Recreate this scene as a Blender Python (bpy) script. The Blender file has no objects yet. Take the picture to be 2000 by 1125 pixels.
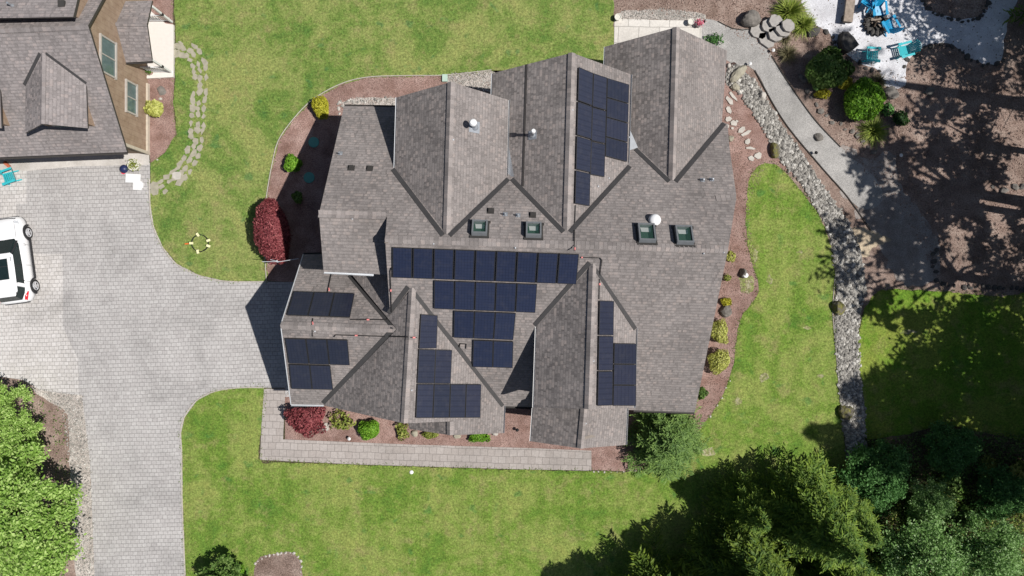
import bpy, math, random
import numpy as np
from mathutils import Vector, Matrix
R=math.radians
sc=bpy.context.scene; COL=sc.collection
# ---------------- camera, sky, sun, exposure ----------------
H=40.;F=1360.
cam=bpy.data.cameras.new('camera'); co=bpy.data.objects.new('camera',cam); COL.objects.link(co)
co.location=(0,0,H); co.rotation_euler=(0,0,0)
cam.sensor_width=36; cam.lens=36*F/2000; cam.clip_end=3000; sc.camera=co
SUN=Vector((.64,-.105,1)).normalized()
w=bpy.data.worlds.new('World'); sc.world=w; w.use_nodes=True
nt=w.node_tree; bg=nt.nodes['Background']; sk=nt.nodes.new('ShaderNodeTexSky'); sk.sky_type='NISHITA'
sk.sun_disc=False; sk.sun_elevation=math.asin(SUN.z); sk.sun_rotation=math.atan2(SUN.x,SUN.y)
nt.links.new(sk.outputs[0],bg.inputs[0]); bg.inputs[1].default_value=.05
sl=bpy.data.lights.new('sun','SUN'); sl.energy=4.8; sl.angle=R(.5); sl.color=(1,.965,.91)
so=bpy.data.objects.new('sun',sl); COL.objects.link(so); so.rotation_euler=(-SUN).to_track_quat('-Z','Y').to_euler()
so.location=(0,0,60)
sc.view_settings.view_transform='Standard'; sc.view_settings.look='None'; sc.view_settings.gamma=1; sc.view_settings.exposure=.12
rnd=random.Random(7)
# ---------------- projection helpers: a pixel of the survey photograph at a height -> a point of the place
def W(u,v,z=0.):
    k=(H-z)/F; return (( u-1000)*k,-(v-562.5)*k,z)
def P(u,v,pl):
    a,b,c=pl; g=(b*(u-1000)-c*(v-562.5))/F; return W(u,v,(a+H*g)/(1+g))
def fit(p,q,r):
    a=Vector(q)-Vector(p); b=Vector(r)-Vector(p); n=a.cross(b); b_=-n.x/n.z; c_=-n.y/n.z
    return (p[2]-b_*p[0]-c_*p[1],b_,c_)
def zat(pl,x,y): return pl[0]+pl[1]*x+pl[2]*y
# ---------------- materials ----------------
class NT:
    def __init__(s,name):
        s.m=bpy.data.materials.new(name); s.m.use_nodes=True; s.t=s.m.node_tree; s.b=s.t.nodes['Principled BSDF']; s.out=s.t.nodes['Material Output']
        s.b.inputs['Roughness'].default_value=.9; s.b.inputs['Specular IOR Level'].default_value=.25
    def n(s,t,**k):
        x=s.t.nodes.new('ShaderNode'+t)
        for a,b in k.items(): setattr(x,a,b)
        return x
    def l(s,a,b): s.t.links.new(a,b)
    def math(s,op,a,b=None,c=None):
        x=s.n('Math',operation=op)
        for i,y in enumerate((a,b,c)):
            if y is None: continue
            if isinstance(y,(int,float)): x.inputs[i].default_value=y
            else: s.l(y,x.inputs[i])
        return x.outputs[0]
    def pos(s): return s.n('NewGeometry').outputs['Position']
    def noise(s,vec,sc_,det=3,rough=.55,dist=0):
        x=s.n('TexNoise'); x.inputs['Scale'].default_value=sc_; x.inputs['Detail'].default_value=det; x.inputs['Roughness'].default_value=rough
        x.inputs['Distortion'].default_value=dist
        if vec is not None: s.l(vec,x.inputs['Vector'])
        return x.outputs['Fac']
    def ramp(s,fac,stops):
        x=s.n('ValToRGB'); e=x.color_ramp.elements
        while len(e)<len(stops): e.new(.5)
        for i,(p,c) in enumerate(stops): e[i].position=p; e[i].color=(*c,1) if not isinstance(c,(int,float)) else (c,c,c,1)
        s.l(fac,x.inputs[0]); return x.outputs[0]
    def mix(s,fac,a,b,bt='MIX'):
        x=s.n('Mix',data_type='RGBA',blend_type=bt)
        for i,y in ((0,fac),(6,a),(7,b)):
            if isinstance(y,(int,float)): x.inputs[i].default_value=y if i==0 else (y,y,y,1)
            elif isinstance(y,tuple): x.inputs[i].default_value=(*y,1)
            else: s.l(y,x.inputs[i])
        return x.outputs[2]
    def bump(s,h,dist=.02,st=1):
        x=s.n('Bump'); x.inputs['Distance'].default_value=dist; x.inputs['Strength'].default_value=st; s.l(h,x.inputs['Height']); s.l(x.outputs[0],s.b.inputs['Normal'])
    def col(s,c):
        if isinstance(c,tuple): s.b.inputs['Base Color'].default_value=(*c,1)
        else: s.l(c,s.b.inputs['Base Color'])
    def set(s,**k):
        for a,b in k.items(): s.b.inputs[a.replace('_',' ')].default_value=b
        return s.m
def plain(name,c,rough=.6,metal=0,var=.25,scale=6,spec=.3):
    t=NT(name); n=t.noise(t.pos(),scale,4)
    t.col(t.mix(n,tuple(x*(1-var) for x in c),tuple(min(1,x*(1+var)) for x in c)))
    t.b.inputs['Roughness'].default_value=rough; t.b.inputs['Metallic'].default_value=metal; t.b.inputs['Specular IOR Level'].default_value=spec
    return t.m
def shingle_mat(name,base,row=.16,tab=.26):
    t=NT(name); uv=t.n('UVMap').outputs[0]; s=t.n('SeparateXYZ'); t.l(uv,s.inputs[0]); a,b=s.outputs[0],s.outputs[1]
    r=t.math('DIVIDE',b,row); ri=t.math('FLOOR',r); rf=t.math('SUBTRACT',r,ri)
    wn=t.n('TexWhiteNoise',noise_dimensions='1D'); t.l(ri,wn.inputs['W'])
    aa=t.math('ADD',t.math('DIVIDE',a,tab),t.math('MULTIPLY',wn.outputs[0],37.)); ai=t.math('FLOOR',aa); af=t.math('SUBTRACT',aa,ai)
    cx=t.n('CombineXYZ'); t.l(ai,cx.inputs[0]); t.l(ri,cx.inputs[1]); w2=t.n('TexWhiteNoise',noise_dimensions='2D'); t.l(cx.outputs[0],w2.inputs['Vector'])
    # split of the tab into thick tooth / gap
    sp=t.math('GREATER_THAN',af,t.math('MULTIPLY_ADD',w2.outputs[0],.45,.25))
    cx2=t.n('CombineXYZ'); t.l(t.math('ADD',ai,t.math('MULTIPLY',sp,.5)),cx2.inputs[0]); t.l(ri,cx2.inputs[1]); w3=t.n('TexWhiteNoise',noise_dimensions='2D'); t.l(cx2.outputs[0],w3.inputs['Vector'])
    tone=t.ramp(w3.outputs[0],[(0,tuple(x*.78 for x in base)),(.45,base),(.8,tuple(x*1.07 for x in base)),(1,(base[0]*1.25,base[1]*1.2,base[2]*1.17))])
    big=t.ramp(t.noise(t.pos(),.5,5,.65),[(.3,.80),(.7,1.14)]); fine=t.ramp(t.noise(t.pos(),26,2,.7),[(.3,.8),(.72,1.18)])
    c=t.mix(1.,t.mix(1.,tone,big,'MULTIPLY'),fine,'MULTIPLY')
    band=t.math('MULTIPLY',t.math('GREATER_THAN',rf,.70),t.math('GREATER_THAN',w3.outputs[0],.38))
    c=t.mix(t.math('MULTIPLY',band,.16),c,(.012,.011,.011)); t.col(c)
    h=t.math('MULTIPLY',rf,t.math('MULTIPLY_ADD',w3.outputs[0],.55,.15)); h=t.math('ADD',h,t.math('MULTIPLY',t.math('GREATER_THAN',w3.outputs[0],.5),.75))
    t.bump(h,.045,1); t.b.inputs['Roughness'].default_value=.95
    return t.m
SH=shingle_mat('shingles',(.235,.211,.203)); SHC=shingle_mat('ridge_shingles',(.275,.246,.236),.2,.4); SHN=shingle_mat('warm_shingles',(.25,.225,.222))
def ground_mat(name,stops,fine,sc1,sc2,bump=.02,contrast=(.62,1.35),tint=None,sc3=.35):
    t=NT(name); p=t.pos(); c=t.ramp(t.noise(p,sc1,4,.6),stops)
    f=t.ramp(t.noise(p,sc2,3,.75),[(.28,contrast[0]),(.72,contrast[1])]); c=t.mix(fine,c,f,'MULTIPLY')
    g=t.ramp(t.noise(p,sc3,2),[(.3,.84),(.7,1.14)]); c=t.mix(1.,c,g,'MULTIPLY')
    t.col(c); t.bump(t.noise(p,sc2*1.3,3,.8),bump,1); t.b.inputs['Roughness'].default_value=1; t.b.inputs['Specular IOR Level'].default_value=.1
    return t.m
def grass_mat(name,dark,mid,light,stripe=False):
    t=NT(name); p=t.pos()
    n1=t.noise(p,.28,4,.62,.6); n2=t.noise(p,1.5,4,.7); m=t.math('ADD',t.math('MULTIPLY',n1,.62),t.math('MULTIPLY',n2,.38))
    c=t.ramp(m,[(.34,dark),(.45,mid),(.54,light),(.66,tuple(x*y for x,y in zip(light,(1.22,1.08,1.15))))])
    if stripe:
        s=t.n('SeparateXYZ'); t.l(p,s.inputs[0]); st=t.math('SINE',t.math('MULTIPLY',t.math('ADD',s.outputs[0],t.math('MULTIPLY',n1,.6)),5.6))
        c=t.mix(1.,c,t.ramp(t.math('MULTIPLY_ADD',st,.5,.5),[(0,.95),(1,1.05)]),'MULTIPLY')
    # worn, thin, straw coloured patches
    pn=t.ramp(t.noise(p,.75,5,.7),[(.54,0),(.68,1)]); c=t.mix(t.math('MULTIPLY',pn,.55),c,(.25,.22,.10))
    gs=t.ramp(t.noise(t.n('VectorMath',operation='ADD').outputs[0] if False else p,1.15,2,.5,.3),[(.64,0),(.72,1)]); c=t.mix(t.math('MULTIPLY',gs,.6),c,tuple(x*y for x,y in zip(dark,(.8,1.0,1.5))))
    f=t.ramp(t.noise(p,9,5,.85),[(.34,.42),(.5,1),(.66,1.65)]); c=t.mix(.85,c,f,'MULTIPLY')
    f2=t.ramp(t.noise(p,5,3,.7),[(.3,.82),(.7,1.2)]); c=t.mix(1.,c,f2,'MULTIPLY')
    t.col(c); t.bump(t.noise(p,22,4,.85),.05,1); t.b.inputs['Roughness'].default_value=1; t.b.inputs['Specular IOR Level'].default_value=.1
    return t.m
G_N=grass_mat('lawn_grass',(.078,.165,.034),(.148,.220,.050),(.235,.275,.085))
G_S=grass_mat('lawn_grass_striped',(.085,.18,.028),(.142,.225,.038),(.215,.27,.068),True)
G_E=grass_mat('lawn_grass_green',(.075,.17,.02),(.125,.225,.025),(.19,.25,.045),True)
MULCH=ground_mat('bark_mulch',[(.3,(.20,.12,.098)),(.5,(.285,.185,.16)),(.7,(.36,.25,.22))],1,1.2,17,.04,(.45,1.6))
MULCHE=ground_mat('dry_bark_mulch',[(.3,(.17,.118,.095)),(.5,(.26,.19,.16)),(.7,(.34,.265,.225))],1,1.1,13,.05,(.4,1.6))
FLOOR=ground_mat('forest_floor',[(.3,(.05,.06,.025)),(.5,(.10,.085,.05)),(.7,(.19,.15,.10))],1,.9,9,.08,(.3,1.8))
WHITE=ground_mat('white_gravel',[(.3,(.60,.59,.62)),(.7,(.80,.80,.84))],1,1.5,16,.04,(.74,1.12))
PATHG=ground_mat('path_gravel',[(.3,(.30,.29,.28)),(.7,(.40,.385,.37))],1,1.2,24,.03,(.55,1.5))
STRIPG=ground_mat('pale_gravel',[(.3,(.34,.30,.27)),(.7,(.55,.50,.46))],1,2.5,16,.05,(.45,1.6))
SAND=ground_mat('pale_sand',[(.3,(.38,.30,.22)),(.7,(.55,.46,.33))],1,2.5,12,.03,(.7,1.2))
CONC=ground_mat('concrete',[(.3,(.45,.42,.39)),(.7,(.58,.55,.52))],1,1.5,14,.008,(.88,1.12))
def paver_mat(name,c1,c2,w_=.27,h_=.225,rot=0.,mort=.013,dark=.45,jit=.35):
    t=NT(name); p=t.pos(); mp=t.n('Mapping'); mp.inputs['Rotation'].default_value=(0,0,rot); t.l(p,mp.inputs[0])
    b=t.n('TexBrick'); b.offset=.5; b.inputs['Scale'].default_value=1; b.inputs['Brick Width'].default_value=w_; b.inputs['Row Height'].default_value=h_; b.inputs['Mortar Size'].default_value=mort; b.inputs['Mortar Smooth'].default_value=.3
    b.inputs['Bias'].default_value=0
    d=t.noise(mp.outputs[0],1.1,2); 
    v=t.n('VectorMath',operation='ADD'); cz=t.n('CombineXYZ'); t.l(t.math('MULTIPLY',d,.12),cz.inputs[0]); t.l(t.math('MULTIPLY',t.noise(mp.outputs[0],.7,2),.14),cz.inputs[1]); t.l(mp.outputs[0],v.inputs[0]); t.l(cz.outputs[0],v.inputs[1]); t.l(v.outputs[0],b.inputs['Vector'])
    b.inputs['Color1'].default_value=(*c1,1); b.inputs['Color2'].default_value=(*c2,1); b.inputs['Mortar'].default_value=(*[x*dark for x in c1],1)
    c=t.mix(1.,b.outputs[0],t.ramp(t.noise(p,.3,6,.7,.4),[(.3,.76),(.5,1.0),(.7,1.1)]),'MULTIPLY')
    c=t.mix(1.,c,t.ramp(t.noise(p,9,3,.7),[(.3,.88),(.7,1.12)]),'MULTIPLY')
    t.col(c); t.bump(b.outputs[1],-.01,1); t.b.inputs['Roughness'].default_value=.9
    return t.m
PAVE=paver_mat('driveway_pavers',(.375,.357,.350),(.43,.414,.405),rot=R(-1.7),mort=.010,dark=.66)
PAVEL=paver_mat('pale_driveway_pavers',(.47,.445,.425),(.54,.515,.50),rot=R(-1.7),dark=.7)
WALKM=paver_mat('walkway_pavers',(.33,.295,.275),(.375,.34,.32),.42,.40,rot=R(1.7),mort=.012,dark=.7)
SLABM=paver_mat('patio_slabs',(.52,.49,.45),(.60,.57,.53),1.18,.95,rot=R(1.0),mort=.02,dark=.7)
WOODM=None
def siding():
    t=NT('wood_siding'); p=t.pos(); s=t.n('SeparateXYZ'); t.l(p,s.inputs[0]); f=t.math('FRACT',t.math('DIVIDE',s.outputs[1],.30))
    c=t.ramp(t.noise(p,2.5,5,.7),[(.3,(.24,.165,.115)),(.7,(.36,.27,.20))]); c=t.mix(t.math('MULTIPLY',t.math('LESS_THAN',f,.05),.5),c,(.10,.07,.05)); t.col(c); return t.m
SIDING=siding()
WALLM=plain('house_siding',(.22,.19,.165),.85); FASC=plain('dark_fascia',(.05,.045,.043),.6); VALSHADE=plain('dark_valley_shade',(.052,.050,.051),.6,var=.25,scale=3)  # last one: painted shadow colour for the woven roof valleys
TRIMW=plain('white_trim',(.72,.72,.72),.5,var=.06); GUT=plain('white_gutter',(.55,.57,.6),.45,var=.1); METAL=plain('galvanised_metal',(.38,.40,.43),.4,.5,var=.15); VENTD=plain('dark_vent',(.045,.042,.04),.7)
BLACK=plain('black_plastic',(.02,.02,.022),.5); CONDUIT=plain('black_conduit',(.02,.018,.018),.5); PINK=plain('red_tag',(.75,.25,.24),.6)
ROCK=plain('grey_rock',(.17,.155,.14),.95,var=.6,scale=5); ROCKD=plain('dark_rock',(.075,.07,.066),.95,var=.5,scale=4); ROCKL=plain('pale_flagstone',(.46,.43,.39),.9,var=.3,scale=4); ROCKT=plain('tan_flagstone',(.33,.305,.24),.95,var=.4,scale=4)
WOODG=plain('weathered_wood',(.27,.22,.18),.9,var=.6,scale=7); BARK=plain('bark',(.06,.045,.033),1,var=.4,scale=6)
TEAL=plain('turquoise_plastic',(.04,.42,.47),.4,var=.12); BLUE=plain('blue_plastic',(.01,.27,.50),.4,var=.12)
LIDM=plain('green_lid',(.10,.30,.26),.7,var=.1); LIDP=plain('pale_lid',(.40,.52,.45),.7,var=.1)
EDGEM=plain('pale_edging',(.42,.38,.34),.9,var=.4,scale=8); EDGED=plain('dark_edging',(.05,.045,.04),.8)
def river():
    t=NT('river_stone'); g=t.n('NewGeometry'); c=t.ramp(g.outputs['Random Per Island'],[(0,(.17,.16,.15)),(.35,(.29,.275,.25)),(.8,(.39,.37,.34)),(1,(.60,.58,.54))])
    t.col(t.mix(1.,c,t.ramp(t.noise(g.outputs['Position'],12,3),[(.3,.8),(.7,1.15)]),'MULTIPLY')); return t.m
RIVER=river()
def moss():
    t=NT('mossy_rock'); g=t.n('NewGeometry'); c=t.ramp(t.noise(g.outputs['Position'],3.5,4,.7),[(.40,(.14,.125,.11)),(.52,(.14,.13,.06)),(.65,(.20,.19,.05))]); t.col(c); t.bump(t.noise(g.outputs['Position'],9,4),.06); return t.m
MOSS=moss()
def panel_mat(name,lo,hi):
    t=NT(name); uv=t.n('UVMap').outputs[0]; s=t.n('SeparateXYZ'); t.l(uv,s.inputs[0])
    def grid(o,n,wd): f=t.math('FRACT',t.math('MULTIPLY',o,n)); return t.math('LESS_THAN',t.math('MINIMUM',f,t.math('SUBTRACT',1,f)),wd)
    g=t.math('MAXIMUM',grid(s.outputs[0],6,.035),grid(s.outputs[1],10,.035)); fine=t.math('MAXIMUM',grid(s.outputs[0],18,.09),grid(s.outputs[1],60,.0))
    oi=t.n('ObjectInfo'); c=t.mix(oi.outputs['Random'],lo,hi); c=t.mix(t.math('MULTIPLY',fine,.35),c,(.05,.055,.075)); c=t.mix(t.math('MULTIPLY',g,.55),c,(.004,.004,.006))
    n=t.noise(t.pos(),3,3); c=t.mix(t.math('MULTIPLY',t.ramp(n,[(.5,0),(.75,1)]),.10),c,(.12,.11,.11)); t.col(c)
    return t.set(Roughness=.28,Specular_IOR_Level=.5)
CELL=panel_mat('solar_cells',(.019,.023,.042),(.026,.030,.054)); CELLB=panel_mat('blue_solar_cells',(.017,.023,.052),(.022,.029,.062)); PFRAME=plain('black_anodised',(.03,.03,.034),.45,var=.1); PRAIL=plain('silver_rail',(.25,.25,.26),.5,.3,var=.1)
def glass(name,c,alpha=.6,rough=.05):
    t=NT(name); t.col(c); t.set(Roughness=rough,Specular_IOR_Level=.5)
    tr=t.n('BsdfTransparent'); mx=t.n('MixShader'); mx.inputs[0].default_value=alpha; t.l(tr.outputs[0],mx.inputs[1]); t.l(t.b.outputs[0],mx.inputs[2]); t.l(mx.outputs[0],t.out.inputs[0]); return t.m
SKYG=glass('skylight_glass',(.05,.12,.09),.35); WING=plain('window_glass',(.10,.15,.15),.06,var=.5,scale=3,spec=.5); CARG=plain('car_glass',(.012,.022,.022),.05,var=.3,spec=.6)
def leaf_mat(name,stops,tip=None,trans=.25,rough=.6,nsc=1.3):
    t=NT(name); g=t.n('NewGeometry'); r=t.math('ADD',t.math('MULTIPLY',g.outputs['Random Per Island'],.65),t.math('MULTIPLY',t.noise(g.outputs['Position'],nsc,3),.35))
    c=t.ramp(r,stops)
    if tip:
        a=t.n('Attribute',attribute_name='tip'); c=t.mix(a.outputs['Fac'],c,tip)
    t.col(c); t.b.inputs['Roughness'].default_value=rough; t.b.inputs['Specular IOR Level'].default_value=.25
    tr=t.n('BsdfTranslucent'); t.l(c,tr.inputs[0]); mx=t.n('MixShader'); mx.inputs[0].default_value=trans; t.l(t.b.outputs[0],mx.inputs[1]); t.l(tr.outputs[0],mx.inputs[2]); t.l(mx.outputs[0],t.out.inputs[0]); return t.m
L_YEL=leaf_mat('golden_leaf',[(.1,(.26,.26,.02)),(.5,(.42,.40,.03)),(.9,(.60,.55,.07))]); L_PALE=leaf_mat('pale_yellow_leaf',[(.1,(.30,.32,.06)),(.5,(.48,.50,.12)),(.9,(.66,.66,.25))])
L_GRN=leaf_mat('bright_leaf',[(.1,(.07,.18,.012)),(.5,(.14,.31,.02)),(.9,(.27,.46,.06))]); L_MID=leaf_mat('mid_leaf',[(.1,(.045,.10,.018)),(.5,(.10,.19,.035)),(.9,(.24,.34,.10))])
L_GYEL=leaf_mat('variegated_leaf',[(.1,(.12,.17,.02)),(.5,(.26,.30,.06)),(.9,(.50,.50,.16))])
L_RED=leaf_mat('red_maple_leaf',[(.1,(.14,.025,.032)),(.5,(.26,.06,.07)),(.9,(.45,.15,.15))]); L_MAPLE=leaf_mat('maple_leaf',[(.1,(.11,.21,.03)),(.5,(.29,.47,.09)),(.9,(.60,.74,.28))],nsc=.8,trans=.35)
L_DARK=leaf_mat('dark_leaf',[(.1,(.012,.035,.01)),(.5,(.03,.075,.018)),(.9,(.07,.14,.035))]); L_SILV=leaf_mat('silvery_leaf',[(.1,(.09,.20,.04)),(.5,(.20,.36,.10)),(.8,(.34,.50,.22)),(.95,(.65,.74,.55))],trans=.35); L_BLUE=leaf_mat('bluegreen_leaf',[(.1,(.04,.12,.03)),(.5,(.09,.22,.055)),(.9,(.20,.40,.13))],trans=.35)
L_CON=leaf_mat('fir_needles',[(.1,(.03,.07,.014)),(.5,(.06,.125,.022)),(.9,(.11,.19,.04))],tip=(.26,.34,.03)); L_CON2=leaf_mat('cedar_needles',[(.1,(.028,.07,.011)),(.5,(.06,.135,.02)),(.9,(.12,.22,.04))],tip=(.30,.40,.05))
L_YEW=leaf_mat('spruce_needles',[(.1,(.045,.10,.025)),(.5,(.095,.18,.045)),(.9,(.16,.26,.07))],tip=(.28,.42,.10)); L_BLADE=leaf_mat('grass_blade',[(.1,(.10,.17,.025)),(.5,(.22,.29,.04)),(.9,(.42,.46,.12))]); L_BLADEB=leaf_mat('brown_grass_blade',[(.1,(.08,.07,.04)),(.5,(.17,.15,.08)),(.9,(.30,.28,.15))])
L_DEAD=leaf_mat('dead_leaf',[(.1,(.02,.013,.008)),(.5,(.05,.035,.022)),(.9,(.10,.07,.045))]); FLOWP=leaf_mat('pink_petals',[(.1,(.6,.10,.18)),(.9,(.85,.35,.42))]); FLOWW=leaf_mat('white_petals',[(.1,(.7,.7,.65)),(.9,(.9,.9,.85))])
# ---------------- mesh helpers ----------------
class MB:
    def __init__(s): s.v=[];s.f=[];s.mi=[];s.uv=[]
    def add(s,vs,fs,mi=0,uvs=None):
        o=len(s.v); s.v+= [tuple(p) for p in vs]
        for i,f in enumerate(fs):
            s.f.append([o+j for j in f]); s.mi.append(mi if isinstance(mi,int) else mi[i]); s.uv.append(None if uvs is None else uvs[i])
    def box(s,c,d,rz=0,mi=0,tilt=None,taper=1):
        x,y,z=[q/2 for q in d]; vs=[Vector((a*x*(taper if e>0 else 1),b*y*(taper if e>0 else 1),e*z)) for e in(-1,1) for b in(-1,1) for a in(-1,1)]
        M=Matrix.Rotation(rz,3,'Z')
        if tilt is not None: M=M@tilt
        s.add([M@p+Vector(c) for p in vs],[(0,2,3,1),(4,5,7,6),(0,1,5,4),(1,3,7,5),(3,2,6,7),(2,0,4,6)],mi)
    def bar(s,a,b,r,n=6,mi=0,r2=None):
        a,b=Vector(a),Vector(b); d=(b-a).normalized(); u=d.orthogonal().normalized(); w_=d.cross(u); r2=r if r2 is None else r2
        vs=[]; 
        for p,q in((a,r),(b,r2)): vs+=[p+u*q*math.cos(2*math.pi*i/n)+w_*q*math.sin(2*math.pi*i/n) for i in range(n)]
        s.add(vs,[(i,(i+1)%n,n+(i+1)%n,n+i) for i in range(n)]+[tuple(range(n-1,-1,-1)),tuple(range(n,2*n))],mi)
    def tube(s,pts,r,n=6,mi=0):
        for a,b in zip(pts[:-1],pts[1:]): s.bar(a,b,r,n,mi)
    def lathe(s,c,prof,n=20,mi=0,sx=1,sy=1):
        vs=[]
        for r,z in prof: vs+=[(c[0]+r*sx*math.cos(2*math.pi*i/n),c[1]+r*sy*math.sin(2*math.pi*i/n),c[2]+z) for i in range(n)]
        fs=[(k*n+i,k*n+(i+1)%n,(k+1)*n+(i+1)%n,(k+1)*n+i) for k in range(len(prof)-1) for i in range(n)]
        fs+=[tuple(range(n-1,-1,-1)),tuple((len(prof)-1)*n+i for i in range(n))]; s.add(vs,fs,mi)
    def poly(s,pts,mi=0,uv=None): s.add(pts,[tuple(range(len(pts)))],mi,None if uv is None else [uv])
    def place(s,name,mats,at):
        o=s.build(name,mats); o.location=at; return o
    def build(s,name,mats,parent=None,loc=None,smooth=False):
        me=bpy.data.meshes.new(name); base=Vector(loc) if loc is not None else (parent.location.copy() if parent is not None else Vector())
        me.from_pydata([tuple(Vector(p)-base) for p in s.v],[],s.f)
        for m in (mats if isinstance(mats,(list,tuple)) else [mats]): me.materials.append(m)
        me.polygons.foreach_set('material_index',s.mi)
        if any(u is not None for u in s.uv):
            L=me.uv_layers.new(name='UVMap')
            for pg,u in zip(me.polygons,s.uv):
                if u is not None:
                    for k,li in enumerate(pg.loop_indices): L.data[li].uv=u[k]
        if smooth: me.polygons.foreach_set('use_smooth',[True]*len(me.polygons))
        me.update(); o=bpy.data.objects.new(name,me); COL.objects.link(o)
        if parent is not None: o.parent=parent
        elif loc is not None: o.location=loc
        return o
def child(mb,name,mats,parent,top=None,label=None,smooth=False):
    """mesh given in world coordinates, parented under parent; top = the thing's root when parent is a part"""
    base=parent.matrix_world.translation if False else (top or parent)['_o']
    o=mb.build(name,mats,None,loc=None,smooth=smooth); 
    for v in o.data.vertices: v.co-=Vector(base)
    o.parent=parent
    if label: o['label']=label
    return o
def tag(o,label,cat,group=None,kind=None):
    if label:o['label']=label
    if cat:o['category']=cat
    if group:o['group']=group
    if kind:o['kind']=kind
    return o
def thing(name,label,cat,loc=(0,0,0),group=None,rz=0):
    o=bpy.data.objects.new(name,None); COL.objects.link(o); o.location=loc; o.rotation_euler.z=rz; o['_o']=tuple(loc) if rz==0 else (0,0,0); o.empty_display_size=.2
    return tag(o,label,cat,group)
def dup(root,loc,rz=0,s=1.,label=None,group=None):
    r=root.copy(); COL.objects.link(r); r.location=loc; r.rotation_euler.z=rz; r.scale=(s,s,s) if isinstance(s,(int,float)) else s
    if label:r['label']=label
    if group:r['group']=group
    def rec(a,b):
        for ch in list(a.children):
            c=ch.copy(); COL.objects.link(c); c.parent=b; rec(ch,c)
    rec(root,r); return r
def cr(pts,closed=True,step=.3):
    """Catmull-Rom through world points"""
    n=len(pts); out=[]; P_=[Vector(p[:2]) for p in pts]
    for i in range(n if closed else n-1):
        p0=P_[(i-1)%n] if closed or i>0 else P_[i]; p1=P_[i]; p2=P_[(i+1)%n]; p3=P_[(i+2)%n] if closed or i<n-2 else P_[i+1]
        k=max(1,int((p2-p1).length/step)); k=min(k,60)
        for j in range(k):
            t=j/k; out.append(.5*((2*p1)+(p2-p0)*t+(2*p0-5*p1+4*p2-p3)*t*t+(3*p1-p0-3*p2+p3)*t**3))
    if not closed: out.append(P_[-1])
    return out
def lin(pts,step=.3,closed=True):
    out=[];n=len(pts)
    for i in range(n if closed else n-1):
        a=Vector(pts[i][:2]);b=Vector(pts[(i+1)%n][:2]);k=min(80,max(1,int((b-a).length/step)))
        out+=[a.lerp(b,j/k) for j in range(k)]
    if not closed: out.append(Vector(pts[-1][:2]))
    return out
def sheet(name,px,z,mat,smooth=True,jit=0.,step=.3,kind='structure'):
    pts=[W(u,v) for u,v in px]; pts=cr(pts,True,step) if smooth else lin(pts,step)
    if jit: pts=[p+Vector((rnd.gauss(0,jit),rnd.gauss(0,jit))) for p in pts]
    a=sum(p.x*q.y-q.x*p.y for p,q in zip(pts,pts[1:]+pts[:1]))
    if a<0: pts.reverse()
    mb=MB(); mb.poly([(p.x,p.y,z) for p in pts]); o=mb.build(name,mat); 
    return tag(o,None,None,None,kind)
def quads(name,V,mat,parent=None,tip=None,loc=(0,0,0)):
    """V: (n,4,3) array of leaf quads"""
    V=np.asarray(V,dtype=np.float32); n=len(V); me=bpy.data.meshes.new(name)
    me.vertices.add(n*4); me.vertices.foreach_set('co',(V.reshape(-1,3)-np.array(loc,dtype=np.float32)).ravel()); me.loops.add(n*4); me.loops.foreach_set('vertex_index',np.arange(n*4,dtype=np.int32))
    me.polygons.add(n); me.polygons.foreach_set('loop_start',np.arange(0,n*4,4,dtype=np.int32)); me.polygons.foreach_set('loop_total',np.full(n,4,dtype=np.int32))
    if tip is not None:
        a=me.attributes.new('tip','FLOAT','POINT'); a.data.foreach_set('value',np.repeat(np.asarray(tip,dtype=np.float32),4))
    me.materials.append(mat); me.update(calc_edges=True); o=bpy.data.objects.new(name,me); COL.objects.link(o)
    if parent is not None:o.parent=parent
    return o
def leafq(C,size,rs,nrm=None,asp=.55,flat=.5):
    """rhombus leaves at centres C; normals biased towards nrm"""
    n=len(C); d=rs.normal(size=(n,3)); 
    if nrm is not None: d=d*flat+nrm
    d/=np.linalg.norm(d,axis=1,keepdims=True)+1e-9
    a=rs.normal(size=(n,3)); a-=d*(a*d).sum(1,keepdims=True); a/=np.linalg.norm(a,axis=1,keepdims=True)+1e-9; b=np.cross(d,a)
    s=(size*rs.uniform(.6,1.3,n))[:,None]
    return np.stack([C+a*s,C+b*s*asp,C-a*s,C-b*s*asp],1)
# ---------------- large structure: ground ----------------
mb=MB(); mb.poly([(-500,-500,-.01),(500,-500,-.01),(500,500,-.01),(-500,500,-.01)]); tag(mb.build('ground',FLOOR),None,None,None,'structure')
sheet('mulch_ground',[(1180,-500),(2600,-500),(2600,640),(1840,575),(1720,572),(1690,600),(1672,640),(1600,640),(1560,420),(1400,300),(1180,200)],.0,MULCHE,False,0,1)
sheet('lawn_north',[(338,-600),(338,-300),(340,0),(344,90),(342,150),(339,200),(345,262),(322,300),(296,318),(294,352),(292,400),(300,440),(318,482),(345,515),(390,538),(440,549),(523,550),(519,500),(518,420),(524,370),(533,320),(545,275),(575,232),(612,195),(665,165),(720,151),(800,149),(870,148),(960,138),(1010,160),(1170,160),(1199,80),(1199,0),(1199,-300),(1199,-600)],.012,G_N,False,.025,.22)
sheet('lawn_south',[(356,880),(354,845),(361,815),(385,782),(420,764),(470,757),(516,757),(511,830),(508,899),(560,903),(700,908),(1000,917),(1155,920),(1240,921),(1310,900),(1352,855),(1385,815),(1412,770),(1430,720),(1437,670),(1448,620),(1470,590),(1482,560),(1468,510),(1458,460),(1458,400),(1464,350),(1480,326),(1503,319),(1530,333),(1560,368),(1598,420),(1622,480),(1633,530),(1630,575),(1626,610),(1632,680),(1638,760),(1648,850),(1650,930),(1600,1000),(1500,1100),(1450,1500),(370,1500),(366,1300),(362,1125),(357,980)],.012,G_S,True,.02,.22)
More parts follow.
